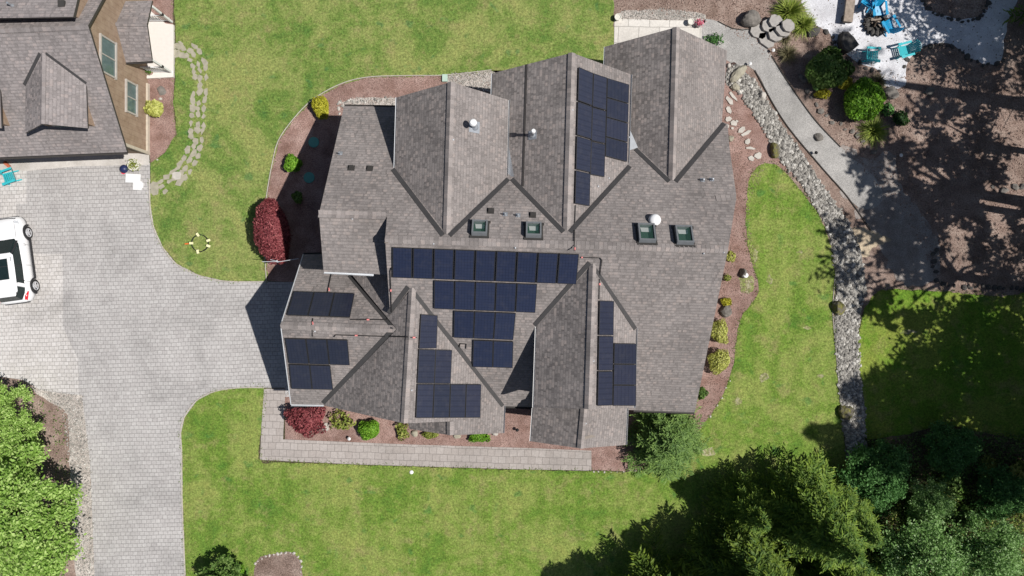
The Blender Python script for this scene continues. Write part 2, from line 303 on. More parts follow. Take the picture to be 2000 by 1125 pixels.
sheet('lawn_east',[(1683,850),(1679,760),(1674,680),(1684,620),(1700,585),(1724,567),(1780,566),(1850,570),(1950,578),(2200,580),(2200,870),(1950,850),(1850,830),(1760,850)],.012,G_E,True,.03,.22)
sheet('driveway',[(-900,312),(293,312),(294,400),(300,440),(318,482),(345,515),(390,538),(440,549),(523,550),(600,552),(600,775),(557,775),(557,757),(516,757),(470,757),(420,764),(385,782),(361,815),(354,845),(356,880),(357,980),(362,1125),(366,1300),(370,1700),(192,1700),(185,1125),(176,900),(160,772),(120,768),(80,762),(45,742),(-900,600)],.016,PAVE,False,.006,.3)
sheet('driveway_pale_panel',[(-900,312),(52,318),(52,398),(32,398),(32,496),(122,496),(124,640),(152,700),(155,768),(80,762),(45,742),(-900,600)],.020,PAVEL,False,.0,.5)
sheet('driveway_apron',[(-900,302),(292,292),(292,322),(150,325),(52,334),(-900,336)],.024,CONC,False)
sheet('walkway',[(516,759),(557,759),(557,775),(553,858),(800,868),(1037,875),(1155,880),(1155,919),(1000,916),(700,907),(508,898),(511,830)],.020,WALKM,False)
sheet('mulch_bed_west',[(523,549),(519,500),(518,420),(524,370),(533,320),(545,275),(575,232),(612,195),(665,165),(720,151),(800,149),(870,148),(960,138),(1010,142),(1010,260),(700,500),(600,552)],.008,MULCH,False,0)
sheet('mulch_bed_south',[(555,740),(557,858),(800,868),(1037,875),(1155,880),(1155,918),(1240,921),(1312,898),(1300,780),(1000,700),(700,720)],.008,MULCH,False,0)
sheet('mulch_bed_east',[(1300,900),(1352,857),(1387,815),(1414,770),(1432,720),(1439,670),(1450,620),(1495,580),(1520,500),(1500,400),(1505,315),(1560,350),(1440,100),(1300,100),(1200,500)],.004,MULCH,False,0)
sheet('mulch_bed_neighbor',[(294,318),(298,316),(322,298),(344,262),(338,200),(341,150),(338,90),(338,-300),(230,-300),(230,290),(292,290)],.008,MULCH,False)
sheet('mulch_border_left',[(45,742),(80,762),(120,768),(160,772),(176,900),(185,1125),(192,1700),(-900,1700),(-900,600)],.004,MULCHE,False)
sheet('gravel_strip_left',[(60,756),(100,764),(160,770),(176,900),(185,1125),(192,1500),(150,1500),(148,1125),(140,1000),(136,900),(132,810),(95,785)],.010,STRIPG,True,.03)
sheet('gravel_strip_north',[(868,146),(962,137),(990,138),(990,185),(905,170),(872,162)],.012,STRIPG,False,.02)
sheet('gravel_strip_house',[(664,200),(700,190),(778,192),(782,215),(700,212),(672,214)],.012,STRIPG,False,.02)
sheet('gravel_strip_patio',[(1207,25),(1240,20),(1290,18),(1340,22),(1380,30),(1378,44),(1300,39),(1207,38)],.014,STRIPG,True,.03)
sheet('patio',[(1200,37),(1370,41),(1370,130),(1199,130)],.018,SLABM,False)
sheet('gravel_path',[(1370,41),(1402,42),(1430,56),(1468,58),(1478,70),(1505,105),(1540,162),(1590,232),(1640,285),(1680,322),(1716,356),(1722,390),(1700,410),(1676,404),(1655,385),(1600,322),(1530,236),(1474,138),(1440,130),(1420,118),(1400,112),(1370,100)],.014,PATHG,True,.02)
sheet('worn_path_end',[(1640,285),(1690,315),(1745,300),(1760,360),(1800,420),(1830,470),(1826,548),(1770,556),(1735,520),(1700,450),(1655,385)],.009,ground_mat('worn_gravel',[(.3,(.24,.20,.18)),(.5,(.30,.265,.245)),(.7,(.36,.33,.31))],1,1.5,20,.03,(.5,1.5)),True,.12)
sheet('sand_patch',[(1663,447),(1682,445),(1706,452),(1728,460),(1738,470),(1722,478),(1704,482),(1697,496),(1686,504),(1676,490),(1667,466)],.018,SAND,True,.05,.14)
sheet('white_gravel_patio',[(1572,-90),(1570,18),(1585,45),(1612,58),(1625,70),(1632,95),(1660,112),(1690,128),(1717,138),(1726,168),(1765,170),(1771,130),(1785,105),(1815,88),(1850,84),(1880,100),(1900,118),(1930,125),(1955,118),(1964,60),(1975,-90)],.016,WHITE,True,.05)
sheet('mulch_island',[(1800,-90),(1800,2),(1822,22),(1850,33),(1890,40),(1915,28),(1930,0),(1930,-90)],.022,MULCHE,True,.06)
sheet('mulch_island_south',[(500,1098),(520,1085),(550,1079),(575,1080),(588,1095),(588,1200),(500,1200)],.018,MULCHE,True,.02)
BARE=ground_mat('bare_soil',[(.35,(.17,.21,.06)),(.5,(.24,.24,.11)),(.68,(.36,.33,.24))],1,3.5,9,.04,(.45,1.6))
for u,v,rx,ry in ((1459,552,.50,.62),(1476,500,.16,.42),(1503,547,.22,.3),(1492,737,.28,.34),(1563,492,.24,.10),(1577,640,.24,.12),(1602,734,.2,.14),(1443,785,.3,.26),(1772,649,.6,.14),(428,760,.8,.12),(1385,884,.45,.4),(519,890,.3,.2)):
    x,y,_=W(u,v); k=9; px=[]
    for i in range(k): a=2*math.pi*i/k; q=rnd.uniform(.55,1.1); px.append((u+34*rx*q*math.cos(a),v+34*ry*q*math.sin(a)))
    sheet('bare_patch',px,.0135+.0001*rx,BARE,True,.035,.12)
RIV=[(1421,124),(1421,165),(1445,182),(1470,220),(1497,262),(1512,292),(1530,320),(1560,350),(1590,400),(1615,445),(1628,500),(1634,560),(1629,610),(1633,700),(1641,780),(1650,860),(1660,930),(1700,930),(1690,860),(1688,800),(1680,740),(1675,650),(1682,600),(1690,570),(1683,500),(1665,450),(1640,410),(1610,370),(1585,330),(1555,285),(1530,250),(1500,200),(1480,165),(1462,148),(1445,132)]
sheet('river_bed',RIV,.018,ground_mat('river_gravel',[(.3,(.15,.145,.135)),(.7,(.27,.26,.245))],1,2,9,.05,(.4,1.6)),True,.04)
# ---------------- main house ----------------
m=.667; N=(8.7+m*2.02,-m*.0288,-m*.9996); S=(8.7-m*2.02,m*.0288,m*.9996)
def gable(rt,rb,l,r,base):
    B=P(*rb,base); T=W(*rt,B[2]); return fit(T,B,P(*l,base)),fit(T,B,P(*r,base)),T,B
AW,AE,A1,A2=gable((881,160),(872,457),(771,328),(990,345),N)
BW,BE,B1,B2=gable((1117,103),(1107,450),(1003,347),(1227,320),N)
CW,CE,C1,C2=gable((1321,53),(1313,352),(1244,287),(1410,238),N)
EW,EE,E1,E2=gable((789,826),(805,562),(632,791),(985,792),S); EW=fit(E1,E2,W(632,791,3.3))
FW,FE,F1,F2=gable((1149,799),(1158,515),(1048,637),(1243,640),S)
GR1=W(548,635,6.6);GR2=W(775,643,6.6); GN=fit(GR1,GR2,W(592,497,3.0)); GS=fit(GR1,GR2,W(568,790,3.3))
LWZ=P(623,418,N)[2]; LS=fit(W(623,418,LWZ),W(756,422,LWZ),W(632,531,6.85))
FL1=W(1142,797,6.2);FL2=W(1134,876,6.2); FLW=fit(FL1,FL2,W(1040,830,4.4)); FLE=fit(FL1,FL2,W(1224,830,4.4))
PR1=P(879,823,EE);PR2=P(879,850,EE); PW=fit(PR1,PR2,W(800,838,3.5))
house=thing('main_house','large grey shingled house with many gables and solar arrays in the middle of the lawn','house',(0,0,0))
def slope(mb,pts,pl,th=.16,mi=(0,1)):
    """a roof plane as a slab: pts world points counter-clockwise from above"""
    n=Vector((-pl[1],-pl[2],1)).normalized(); h=Vector((0,0,1)).cross(n).normalized(); d=h.cross(n)
    if d.z>0: d=-d
    pts=[Vector((p[0],p[1],zat(pl,p[0],p[1]))) for p in pts]
    a=sum(p.x*q.y-q.x*p.y for p,q in zip(pts,pts[1:]+pts[:1]))
    if a<0: pts.reverse()
    k=len(pts); uv=[(p.dot(h),p.dot(d)) for p in pts]
    mb.poly(pts,mi[0],uv); lo=[p-Vector((0,0,th)) for p in pts]
    mb.poly(list(reversed(lo)),mi[1],None)
    for i in range(k):
        j=(i+1)%k; mb.poly([lo[i],lo[j],pts[j],pts[i]],mi[1],None)
def rp(pl,*uv): return [P(u,v,pl) for u,v in uv]
def cap(mb,a,b,pa,pb,wd=.17,up=.045,step=.2):
    """ridge cap between a and b lying on planes pa and pb"""
    a,b=Vector(a),Vector(b); t=(b-a).normalized(); L=(b-a).length; sd=Vector((0,0,1)).cross(t).normalized(); n=max(1,int(L/step))
    for i in range(n):
        p=a.lerp(b,i/n); q=a.lerp(b,(i+1)/n); c=.012
        for pl,s in((pa,1),(pb,-1)):
            o=sd*s*wd
            def g(x,e): 
                y=x+o; return Vector((y.x,y.y,zat(pl,y.x,y.y)+up+e))
            p0=Vector((p.x,p.y,p.z+up+c)); q0=Vector((q.x,q.y,q.z+up)); p1=g(p,c); q1=g(q,0)
            f=[p0,q0,q1,p1]; lo=[x-Vector((0,0,up+.03)) for x in (p1,q1)]
            if s>0: f.reverse()
            u0=i*1.0; uv=[(u0*.4+.1,s*3+.1),(u0*.4+.3,s*3+.1),(u0*.4+.3,s*3+.25),(u0*.4+.1,s*3+.25)]
            uv=[(i*.4*(3 if s>0 else 7)+.05,i*.2*5+.02)]*4
            mb.poly(f,0,uv); mb.poly([p1,q1,lo[1],lo[0]],0,[uv[0]]*4)
def valley(mb,a,b,pl,side,wd=.21,up=.03):  # dark strip that paints the one-sided shadow of a woven valley
    a,b=Vector(a),Vector(b); t=(b-a).normalized(); sd=Vector((0,0,1)).cross(t).normalized()*side*wd
    q=[a,b,b+sd,a+sd]; q=[Vector((p.x,p.y,zat(pl,p.x,p.y)+up)) for p in q]
    if side<0:q.reverse()
    mb.poly(q); lo=[p-Vector((0,0,.05)) for p in q]
    for i in range(4):
        j=(i+1)%4; mb.poly([lo[i],lo[j],q[j],q[i]])
def gutter(name,pts,mat,parent,top,r=.06):
    mb=MB()
    for a,b in zip(pts[:-1],pts[1:]):
        a,b=Vector(a),Vector(b); t=(b-a); L=t.length; t.normalize(); s=Vector((0,0,1)).cross(t).normalized()*r
        prof=[Vector((0,0,0))-s,Vector((0,0,-.1))-s*.7,Vector((0,0,-.1))+s*.7,Vector((0,0,0))+s,Vector((0,0,-.012))+s*.75,Vector((0,0,-.08))+s*.5,Vector((0,0,-.08))-s*.5,Vector((0,0,-.012))-s*.75]
        vs=[a+p for p in prof]+[b+p for p in prof]; n=8
        mb.add(vs,[(i,(i+1)%n,n+(i+1)%n,n+i) for i in range(n)])
    return child(mb,name,mat,parent,top)
def roofpart(name,parts,caps,valleys,gutters,label=None,shm=None,parent=None,top=None):
    top=top or house; mb=MB()
    for uvs,pl in parts: slope(mb,rp(pl,*uvs),pl)
    o=child(mb,name,[shm or SH,FASC],parent or top,top,label)
    if caps:
        mb=MB()
        for a,b,pa,pb in caps: cap(mb,a,b,pa,pb)
        child(mb,'ridge_cap',SHC if shm is None else shm,o,top)
    for a,b,pl,s in valleys:
        mb=MB(); valley(mb,a,b,pl,s); child(mb,'valley_shade_strip',VALSHADE,o,top)
    for pts,mt in gutters: gutter('gutter',pts,mt,o,top)
    return o
# main N and S planes
Nout=[(756,422),(623,418),(672,207),(780,209),(990,215),(1100,215),(1227,240),(1410,238),(1421,242),(1425,290),(1438,380),(1438,388),(1422,487),(752,467)]
Sout=[(752,467),(1422,487),(1395,620),(1357,805),(1240,801),(985,793),(897,676),(803,562),(762,615)]
def V2(pt,dx,dy,dz=0): return (pt[0]+dx,pt[1]+dy,pt[2]+dz)
RW=P(752,467,N);RE=P(1422,487,N); RW=(RW[0],RW[1],8.71);RE=(RE[0],RE[1],8.71)
mainr=roofpart('main_roof',[(Nout,N),(Sout,S)],[(RW,RE,N,S)],
  [],[([P(672,206,N),P(778,208,N)],FASC),([P(985,795,S),P(1040,797,S)],FASC),([P(1238,803,S),P(1357,807,S)],FASC)])
# raised shingle line at the short east ridge
mb=MB(); cap(mb,P(1398,387,N),P(1437,386,N),N,N,.14,.02); child(mb,'ridge_cap',SHC,mainr,house)
lwp=roofpart('west_wing_roof',[([(623,418),(756,422),(762,538),(730,535),(632,531)],LS)],[(W(623,418,LWZ),W(754,422,LWZ),LS,N)],[],[([P(632,532,LS),P(729,537,LS)],GUT)])
# gable A (north-west)
# valley helper: side +1 = left of a->b direction
ga=roofpart('gable_roof',[([(872,457),(771,328),(775,190),(881,160)],AW),([(872,457),(881,160),(993,195),(990,345)],AE)],[(A1,A2,AE,AW)],
  [(P(771,328,N),P(869,457,N),N,-1),(P(875,457,N),P(990,347,N),N,-1)],[([P(771,330,AW),P(775,190,AW)],GUT),([P(990,346,AE),P(993.5,195,AE)],TRIMW)],label='north-west gable roof with a tall white-capped vent')
gb=roofpart('gable_roof',[([(1107,450),(1003,347),(957,300),(962,143),(1117,103)],BW),([(1107,450),(1117,103),(1232,145),(1227,320)],BE)],[(B1,B2,BE,BW)],
  [(P(1003,347,N),P(1104,450,N),N,-1),(P(1110,450,N),P(1227,322,N),N,-1)],[([P(957,300,BW),P(962,143,BW)],GUT),([P(1227,320,BE),P(1232.5,145,BE)],GUT)],label='middle north gable roof with a solar array on its east slope')
mb=MB(); a=P(1028.5,125.5,BW);b=P(1021,364,BW); n_=Vector((0,0,.03)); s_=Vector((.05,0,.05*BW[1]))
mb.add([Vector(a)-s_,Vector(b)-s_,Vector(b)+n_-s_*.9,Vector(a)+n_-s_*.9,Vector(a)+s_,Vector(b)+s_],[(0,1,2,3),(3,2,5,4)]); child(mb,'roof_seam',FASC,gb,house)
gc=roofpart('gable_roof',[([(1313,352),(1244,287),(1178,225),(1182,91),(1321,53)],CW),([(1313,352),(1321,53),(1420,99),(1410,238)],CE)],[(C1,C2,CE,CW)],
  [(P(1244,289,N),P(1310,352,N),N,-1),(P(1316,352,N),P(1411,239,N),N,-1)],[([P(1178,225,CW),P(1182,91,CW)],GUT)],label='north-east gable roof without panels')
for q in ([(991,270),(1004,345),(989,345)],[(1229,250),(1246,288),(1228,294)]):
    mb=MB(); pl=BW if q[0][0]<1100 else N
    pts=[Vector(P(u,v,pl))+Vector((0,0,.04)) for u,v in q]
    if q[0][0]>1100: pts=[Vector(W(*q[0],5.75)),Vector(W(*q[1],5.30)),Vector(W(*q[2],5.55))]
    a_=(pts[1]-pts[0]).cross(pts[2]-pts[0]); 
    if a_.z<0: pts.reverse()
    lo=[p-Vector((0,0,.35)) for p in pts]; mb.poly(pts); 
    for i in range(3): mb.poly([lo[i],lo[(i+1)%3],pts[(i+1)%3],pts[i]])
    child(mb,'cricket_flashing',METAL,gb,house)
# garage wing
gg=roofpart('garage_roof',[([(548,635),(775,643),(686,535),(652,495),(592,497)],GN),([(548,635),(568,790),(632,791),(775,643)],GS)],[(GR1,GR2,GN,GS)],
  [(P(686,534,GN),P(773,637,GN),GN,-1),(P(772,645,GS),P(634,790,GS),GS,-1)],[([P(592,496,GN),P(652,494,GN)],FASC),([P(568,791,GS),P(632,792,GS)],GUT)])
mb=MB(); mb.bar(V2(GR1,0,0,-.03),V2(P(568,790,GS),0,0,-.03),.035,6); mb.bar(V2(GR1,0,0,-.03),V2(P(592,497,GN),0,0,-.03),.035,6); child(mb,'rake_trim',GUT,gg,house)
# gable E
ge=roofpart('gable_roof',[([(805,562),(762,615),(757,536),(740,505),(690,505),(686,535),(775,643),(632,792),(789,827)],EW),([(805,562),(789,827),(879,823),(879,850),(983,846),(985,792)],EE),
   ([(879,812),(879,850),(800,838),(794,815)],PW)],[(E2,E1,EE,EW)],
  [(P(763,614,S),P(801,563,S),S,1),(P(811,565,EE),P(986,790,EE),EE,-1)],[([P(985,792,EE),P(983,846,EE)],GUT)],label='south gable roof with a stepped solar array')
mb=MB(); cap(mb,PR1,PR2,EE,PW); child(mb,'ridge_cap',SHC,ge,house)
# gable F
gf=roofpart('gable_roof',[([(1158,515),(1048,637),(1042.5,796),(1149,799)],FW),([(1158,515),(1149,799),(1238,797),(1243,640)],FE)],[(F2,F1,FE,FW)],
  [(P(1047,638,S),P(1155,516,S),S,1),(P(1163,516,FE),P(1244,640,FE),FE,-1)],[([P(1047.5,637,FW),P(1042,796,FW)],TRIMW),([P(1243,640,FE),P(1239,797,FE)],GUT)],label='south-east gable roof with panels in two columns')
gl=roofpart('lower_gable_roof',[([(1142,790),(1041,790),(1037,862),(1134,876)],FLW),([(1142,790),(1134,876),(1222,869),(1225,790)],FLE)],[(V2(FL1,0,.2),FL2,FLE,FLW)],[],[([P(1041,797,FLW),P(1036.5,862,FLW)],TRIMW),([P(1225.5,797,FLE),P(1222.5,869,FLE)],TRIMW)])
# walls
def wallseg(mb,a,b,th=.14,z0=0.):
    (x0,y0,p0),(x1,y1,p1)=a,b; z0t=zat(p0,x0,y0)-.11; z1t=zat(p1,x1,y1)-.11; d=Vector((x1-x0,y1-y0,0)).normalized(); s=Vector((-d.y,d.x,0))*th/2
    A,B=Vector((x0,y0,0)),Vector((x1,y1,0)); vs=[]
    for p,zt in((A,z0t),(B,z1t)):
        for sg in(1,-1):
            for z in(z0,zt): q=p+s*sg; vs.append((q.x,q.y,z))
    mb.add(vs,[(0,4,5,1),(3,7,6,2),(1,5,7,3),(0,1,3,2),(4,6,7,5)])
mb=MB()
chains=[[(9.3,-6.1,S),(9.32,1.9,S)],[(9.32,2.1,N),(10.1,4.2,N),(10.5,8.0,N)],[(10.6,8.3,CE),(10.7,11.8,CE),(7.9,11.9,CE),(5.15,12.05,CW),(5.1,9.5,CW)],[(5.4,6.5,BE),(5.45,10.0,BE),(2.72,10.15,BE),(-.6,10.2,BW),(-.6,8.5,BW)],
 [(-.55,5.6,AE),(-.5,8.65,AE),(-2.78,8.8,AE),(-5.3,8.8,AW),(-5.35,6.0,AW)],[(-5.35,9.0,N),(-8.45,9.05,N),(-8.55,3.4,N),(-8.6,1.2,LS),(-5.9,1.1,LS)],[(-8.6,1.35,GN),(-10.75,1.4,GN),(-10.85,-1.78,GN),(-11.2,-5.75,GS),(-9.9,-5.8,GS)],
 [(-9.7,-5.9,EW),(-5.05,-6.0,EW)],[(-5.02,-6.0,EE),(-.75,-5.95,EE)],[(-5.2,-7.0,PW),(-3.07,-7.1,PW),(-.75,-7.2,EE),(-.75,-5.8,EE)],[(-.75,-5.75,S),(1.45,-5.75,S)],[(1.5,-2.2,FW),(1.42,-5.4,FW),(3.5,-5.4,FW),(5.6,-5.4,FE)],[(1.4,-5.4,FLW),(1.4,-7.1,FLW),(3.48,-7.3,FLW),(5.6,-7.2,FLE),(5.6,-5.8,FLE)],[(5.7,-6.0,S),(9.3,-6.1,S)],
 [(-5.66,1.98,S),(-5.80,-1.35,S)],[(-5.66,2.02,N),(-5.66,3.5,N)]]
for c in chains:
    for a,b in zip(c[:-1],c[1:]): wallseg(mb,a,b)
walls=child(mb,'wall',WALLM,house,house)
def wall_window(x,y,z,w_,h_,nx,ny,parent,top,rows=1):
    n=Vector((nx,ny,0)).normalized(); t=Vector((-n.y,n.x,0)); c=Vector((x,y,z)); rz=math.atan2(t.y,t.x)
    mb=MB(); 
    for s in(-1,1): mb.box(c+t*s*(w_/2)+n*.09,(.09,.06,h_+.09),rz); mb.box(c+Vector((0,0,s*h_/2))+n*.09,(w_-.09,.06,.09),rz)
    mb.box(c+n*.085,(.04,.045,h_-.09),rz)
    f=child(mb,'window',TRIMW,parent,top); mb=MB(); mb.box(c+n*.06,(w_-.06,.03,h_-.06),rz); child(mb,'pane',WING,f,top); return f
for x,y,z,ww,hh,nx,ny in [(7.5,-6.05,1.7,1.6,1.3,0,-1),(3.5,-7.27,1.7,1.8,1.4,0,-1),(-7.4,-5.95,1.6,1.4,1.3,0,-1),(-3.9,-7.1,1.6,1.2,1.2,0,-1),(10.65,10,1.7,1.6,1.4,1,0),(9.33,-2,1.7,1.8,1.4,1,0),(9.33,-4.5,1.7,1.2,1.2,1,0),(7.9,11.92,1.5,2.4,1.9,0,1),(2.4,10.15,1.7,2.0,1.5,0,1),(-2.8,8.82,1.7,1.8,1.4,0,1),(-7,9.05,1.7,1.4,1.2,0,1),(-8.52,6,1.7,1.4,1.3,-1,0),(-11.0,-4.2,1.6,1.2,1.2,-1,0)]:
    wall_window(x,y,z,ww,hh,nx,ny,walls,house)
mb=MB(); mb.box((.35,-5.86,1.05),(1.0,.06,2.1)); fd=child(mb,'front_door',plain('door_paint',(.16,.06,.04),.4),walls,house); mb=MB(); mb.lathe((.7,-5.91,1.0),[(.03,0),(.035,.03),(.02,.06)],8); child(mb,'handle',METAL,fd,house)
# garage door on the west gable wall
mb=MB()
for i in range(4): mb.box((-11.02,-2.3,.3+i*.56),(.06,4.6,.53))
child(mb,'garage_door',TRIMW,walls,house)
# skylights
def frame_on(pl,u,v):
    n=Vector((-pl[1],-pl[2],1)).normalized(); h=Vector((0,0,1)).cross(n).normalized(); d=h.cross(n)
    if d.z>0:d=-d
    return Vector(P(u,v,pl)),h,d,n
def skylight(u,v,pl,wx=.56,wy=.62,hh=.28):
    c,h,d,n=frame_on(pl,u,v)
    def q(a,b,e): return c+h*a+d*b+n*e
    mb=MB()
    def ringbox(x0,x1,y0,y1,e0,e1): mb.add([q(x0,y0,e0),q(x1,y0,e0),q(x1,y1,e0),q(x0,y1,e0),q(x0,y0,e1),q(x1,y0,e1),q(x1,y1,e1),q(x0,y1,e1)],[(0,3,2,1),(4,5,6,7),(0,1,5,4),(1,2,6,5),(2,3,7,6),(3,0,4,7)])
    X,Y=wx/2,wy/2;t=.07
    ringbox(-X-t,-X,-Y-t,Y+t,-.02,hh);ringbox(X,X+t,-Y-t,Y+t,-.02,hh);ringbox(-X,X,-Y-t,-Y,-.02,hh);ringbox(-X,X,Y,Y+t,-.02,hh)
    sk=child(mb,'skylight',plain('grey_skylight_frame',(.16,.17,.18),.5),mainr,house)
    mb=MB(); ringbox(-X-.16,X+.16,-Y-.2,-Y-t-.002,.01,.05); ringbox(-X-.2,X+.2,Y+t+.002,Y+.2,.01,.05); ringbox(-X-.15,-X-t-.002,-Y-t,Y+t,.01,.04); ringbox(X+t+.002,X+.15,-Y-t,Y+t,.01,.04); child(mb,'flashing',VENTD,sk,house)
    mb=MB(); mb.add([q(-X,-Y,hh-.06),q(X,-Y,hh-.06),q(X,Y,hh-.06),q(-X,Y,hh-.06)],[(0,1,2,3)]); child(mb,'pane',SKYG,sk,house)
    mb=MB(); e=.012; mb.add([q(-X,-Y,e),q(X,-Y,e),q(X,Y,e),q(-X,Y,e)],[(0,1,2,3)],0); child(mb,'shaft_shade_sheet',plain('shaft_shadow',(.035,.07,.055),.8),sk,house)  # dark sheet at roof level, painted as the shade down the shaft
    mb=MB(); k=Y-.5; mb.add([q(-X+.06,Y-.02,.02),q(X-.06,Y-.02,.02),q(X-.1,Y-.27,.02+.0),q(-X+.1,Y-.27,.02)],[(0,1,2,3)],0); 
    mb.v=[tuple(Vector(p)+n*.03) for p in mb.v]; child(mb,'lit_shaft_strip',TRIMW,sk,house)  # flat pale strip painted as the sunlit north side of the shaft
skylight(937,449,N);skylight(1042,453,N);skylight(1262,459,N,.62,.82);skylight(1335,463,N,.62,.82)
# vents
def boxvent(u,v,pl,par,s=.24):
    c,h,d,n=frame_on(pl,u,v); mb=MB(); M=Matrix((h,d,n)).transposed()
    mb.box((0,0,.05),(s,s,.12),taper=.8); mb.box((0,0,.005),(s*1.4,s*1.4,.012)); mb.v=[tuple(M@Vector(p)+c) for p in mb.v]; child(mb,'box_vent',VENTD,par,house)
def pipe(u,v,pl,par,hh=.28,r=.05,capm=None,cr_=.0,mat=None):
    c,h,d,n=frame_on(pl,u,v); mb=MB(); mb.lathe(c,[(r*2.2,-.1),(r*1.9,.06),(r,.14),(r,hh)],12); o=child(mb,'vent_pipe',mat or METAL,par,house,smooth=False)
    mb=MB(); M=Matrix((h,d,n)).transposed(); mb.box((0,0,.02),(r*6,r*6.5,.012)); mb.v=[tuple(M@Vector(p)+c) for p in mb.v]; child(mb,'flashing',METAL,o,house)
    if cr_: mb=MB(); mb.lathe(c+Vector((0,0,hh)),[(r,0),(cr_,.02),(cr_,.14),(cr_*.7,.2)],18); child(mb,'vent_cap',TRIMW,o,house)
for u,v in((686,328),(722,329),(958,412),(1040,420)): boxvent(u,v,N,mainr)
for u,v in((987,419),(1012,421),(1372,352),(1390,351),(665,300)): pipe(u,v,N,mainr,.30,.035)
pipe(926,248,AE,ga,.75,.09,None,.17); pipe(1040.5,264,BW,gb,.75,.07,None,.11)
mb=MB(); c=Vector(P(1278,430,N)); mb.lathe(c+Vector((0,0,.02)),[(.28,-.1),(.28,.10),(.26,.18),(.19,.25),(.08,.29),(.02,.30)],28); child(mb,'roof_dome',plain('white_dome',(.78,.78,.79),.35,var=.03),mainr,house,smooth=True)
# small metal vents, clamps along the caps
mb=MB()
for u,v,pl in((847,476,S),(1006,484,S),(1374,495,S),(1413,493,S),(688,427,LS),(885,273,AE),(1118,215,BE),(1228,268,BE),(1189,348,BE),(804,762,EE),(1159,705,FE),(1144,827,FLE),(615,647,GS),(1168,364,BE)):
    mb.lathe(V2(P(u,v,pl),0,0,.0),[(.05,0),(.035,.06),(.01,.09)],8)
child(mb,'roof_anchor',GUT,mainr,house)
# conduits with red tags
def conduit(pts,tags,par):
    mb=MB(); ps=[Vector(P(u,v,pl))+Vector((0,0,.07)) for u,v,pl in pts]; mb.tube(ps,.022,6); o=child(mb,'conduit',CONDUIT,par,house)
    mb=MB()
    for (u0,v0,u1,v1,pl) in tags: mb.bar(Vector(P(u0,v0,pl))+Vector((0,0,.07)),Vector(P(u1,v1,pl))+Vector((0,0,.07)),.04,6)
    if tags: child(mb,'warning_tag',PINK,o,house)
conduit([(648,533,GN),(640,572,GN)],[(643,563,643.5,567,GN)],gg); conduit([(612,622,GN),(610,634,GN),(611,657,GS)],[(611,629,612,633,GN)],gg)
conduit([(685,624,GN),(755,624,GN),(760,620,GN)],[(717,624,722,624,GN)],gg); conduit([(653,658,GS),(656,654,GS),(690,655,GS),(752,657,GS)],[(694,655,699,655,GS)],gg); conduit([(762,657,EW),(797,658,EW)],[],ge); conduit([(802,659,EE),(814,659,EE)],[(806,659,811,659,EE)],ge)
conduit([(767,523,S),(764,524,S),(762.5,530,S),(765,610,S)],[(763.5,565,763.7,569,S)],mainr); conduit([(1124,401,BE),(1122,445,BE)],[],gb); conduit([(1122,450,N),(1121,490,N)],[(1122.5,484,1122,488,N)],mainr)
conduit([(1135,503,S),(1172,504,S),(1175,508,S),(1171,540,S)],[(1135,503,1138,503,S)],mainr); conduit([(1171,545,FE),(1170,585,FE)],[(1171,553,1171,557,FE)],gf); conduit([(897,678,S),(899,671,S),(911,672,S),(910,681,S)],[],mainr)
# ---------------- solar panels (each its own thing) ----------------
ORD=['first','second','third','fourth','fifth','sixth','seventh','eighth','ninth']
def panel_row(q,pl,n,portrait,lab,dirn,group,up=.13,across=True):
    """q: four pixels tl,tr,br,bl; n panels split across (True) or down (False)"""
    c=[Vector(P(u,v,pl)) for u,v in q]; nm=Vector((-pl[1],-pl[2],1)).normalized()
    for i in range(n):
        f0,f1=i/n+.004,(i+1)/n-.004
        if across: a,b,cc,d=c[0].lerp(c[1],f0),c[0].lerp(c[1],f1),c[3].lerp(c[2],f1),c[3].lerp(c[2],f0)
        else: a,b,cc,d=c[0].lerp(c[3],f0),c[1].lerp(c[2],f0),c[1].lerp(c[2],f1),c[0].lerp(c[3],f1)
        k=[p+nm*up for p in(a,b,cc,d)]; g=(k[0]+k[1]+k[2]+k[3])/4
        word=(ORD[i] if i<n-1 or n==1 else 'last')+' from '+dirn+' in '+lab
        t=thing('solar_panel',word.replace(' in ',' panel in ',1) if n>1 else lab,'solar panel',g,group)
        mb=MB(); inn=[p.lerp(g,.045) for p in k]; 
        inn=[]
        for j,p in enumerate(k):
            e1=(k[(j+1)%4]-p).normalized(); e2=(k[j-1]-p).normalized(); inn.append(p+(e1+e2)*.028)
        lo=[p-nm*.045 for p in k]; lo2=[p-nm*.02 for p in inn]
        mb.add(k+inn+lo+lo2,[(0,4,5,1),(1,5,6,2),(2,6,7,3),(3,7,4,0),(0,1,9,8),(1,2,10,9),(2,3,11,10),(3,0,8,11),(8,9,10,11),(4,12,13,5),(5,13,14,6),(6,14,15,7),(7,15,12,4)])
        child(mb,'panel_frame',PFRAME,t)
        mb=MB(); s=[p-nm*.006 for p in inn]; uv=[(0,0),(1,0),(1,1),(0,1)]
        if not portrait: uv=[(0,0),(0,1),(1,1),(1,0)]
        mb.poly(list(reversed(s)),0,list(reversed(uv))); child(mb,'cell_sheet',CELLB if group==gS else CELL,t)
        mb=MB(); x1=k[0].lerp(k[3],.22)-nm*.05;x2=k[1].lerp(k[2],.22)-nm*.05;y1=k[0].lerp(k[3],.78)-nm*.05;y2=k[1].lerp(k[2],.78)-nm*.05
        for r0,r1 in((x1,x2),(y1,y2)):
            mb.bar(r0,r1,.02,4)
            for ff in(.15,.85): p=r0.lerp(r1,ff); mb.bar(p,p-nm*(up-.06),.02,4)
        child(mb,'mounting_rail',PRAIL,t)
gS='solar panels on the main south roof'; gE='solar panels on the south gable'; gF='solar panels on the south-east gable'; gB='solar panels on the north gable'; gG='solar panels on the garage roof'
def z8(x,y): return (740+x*.26667,360+y*.26667)
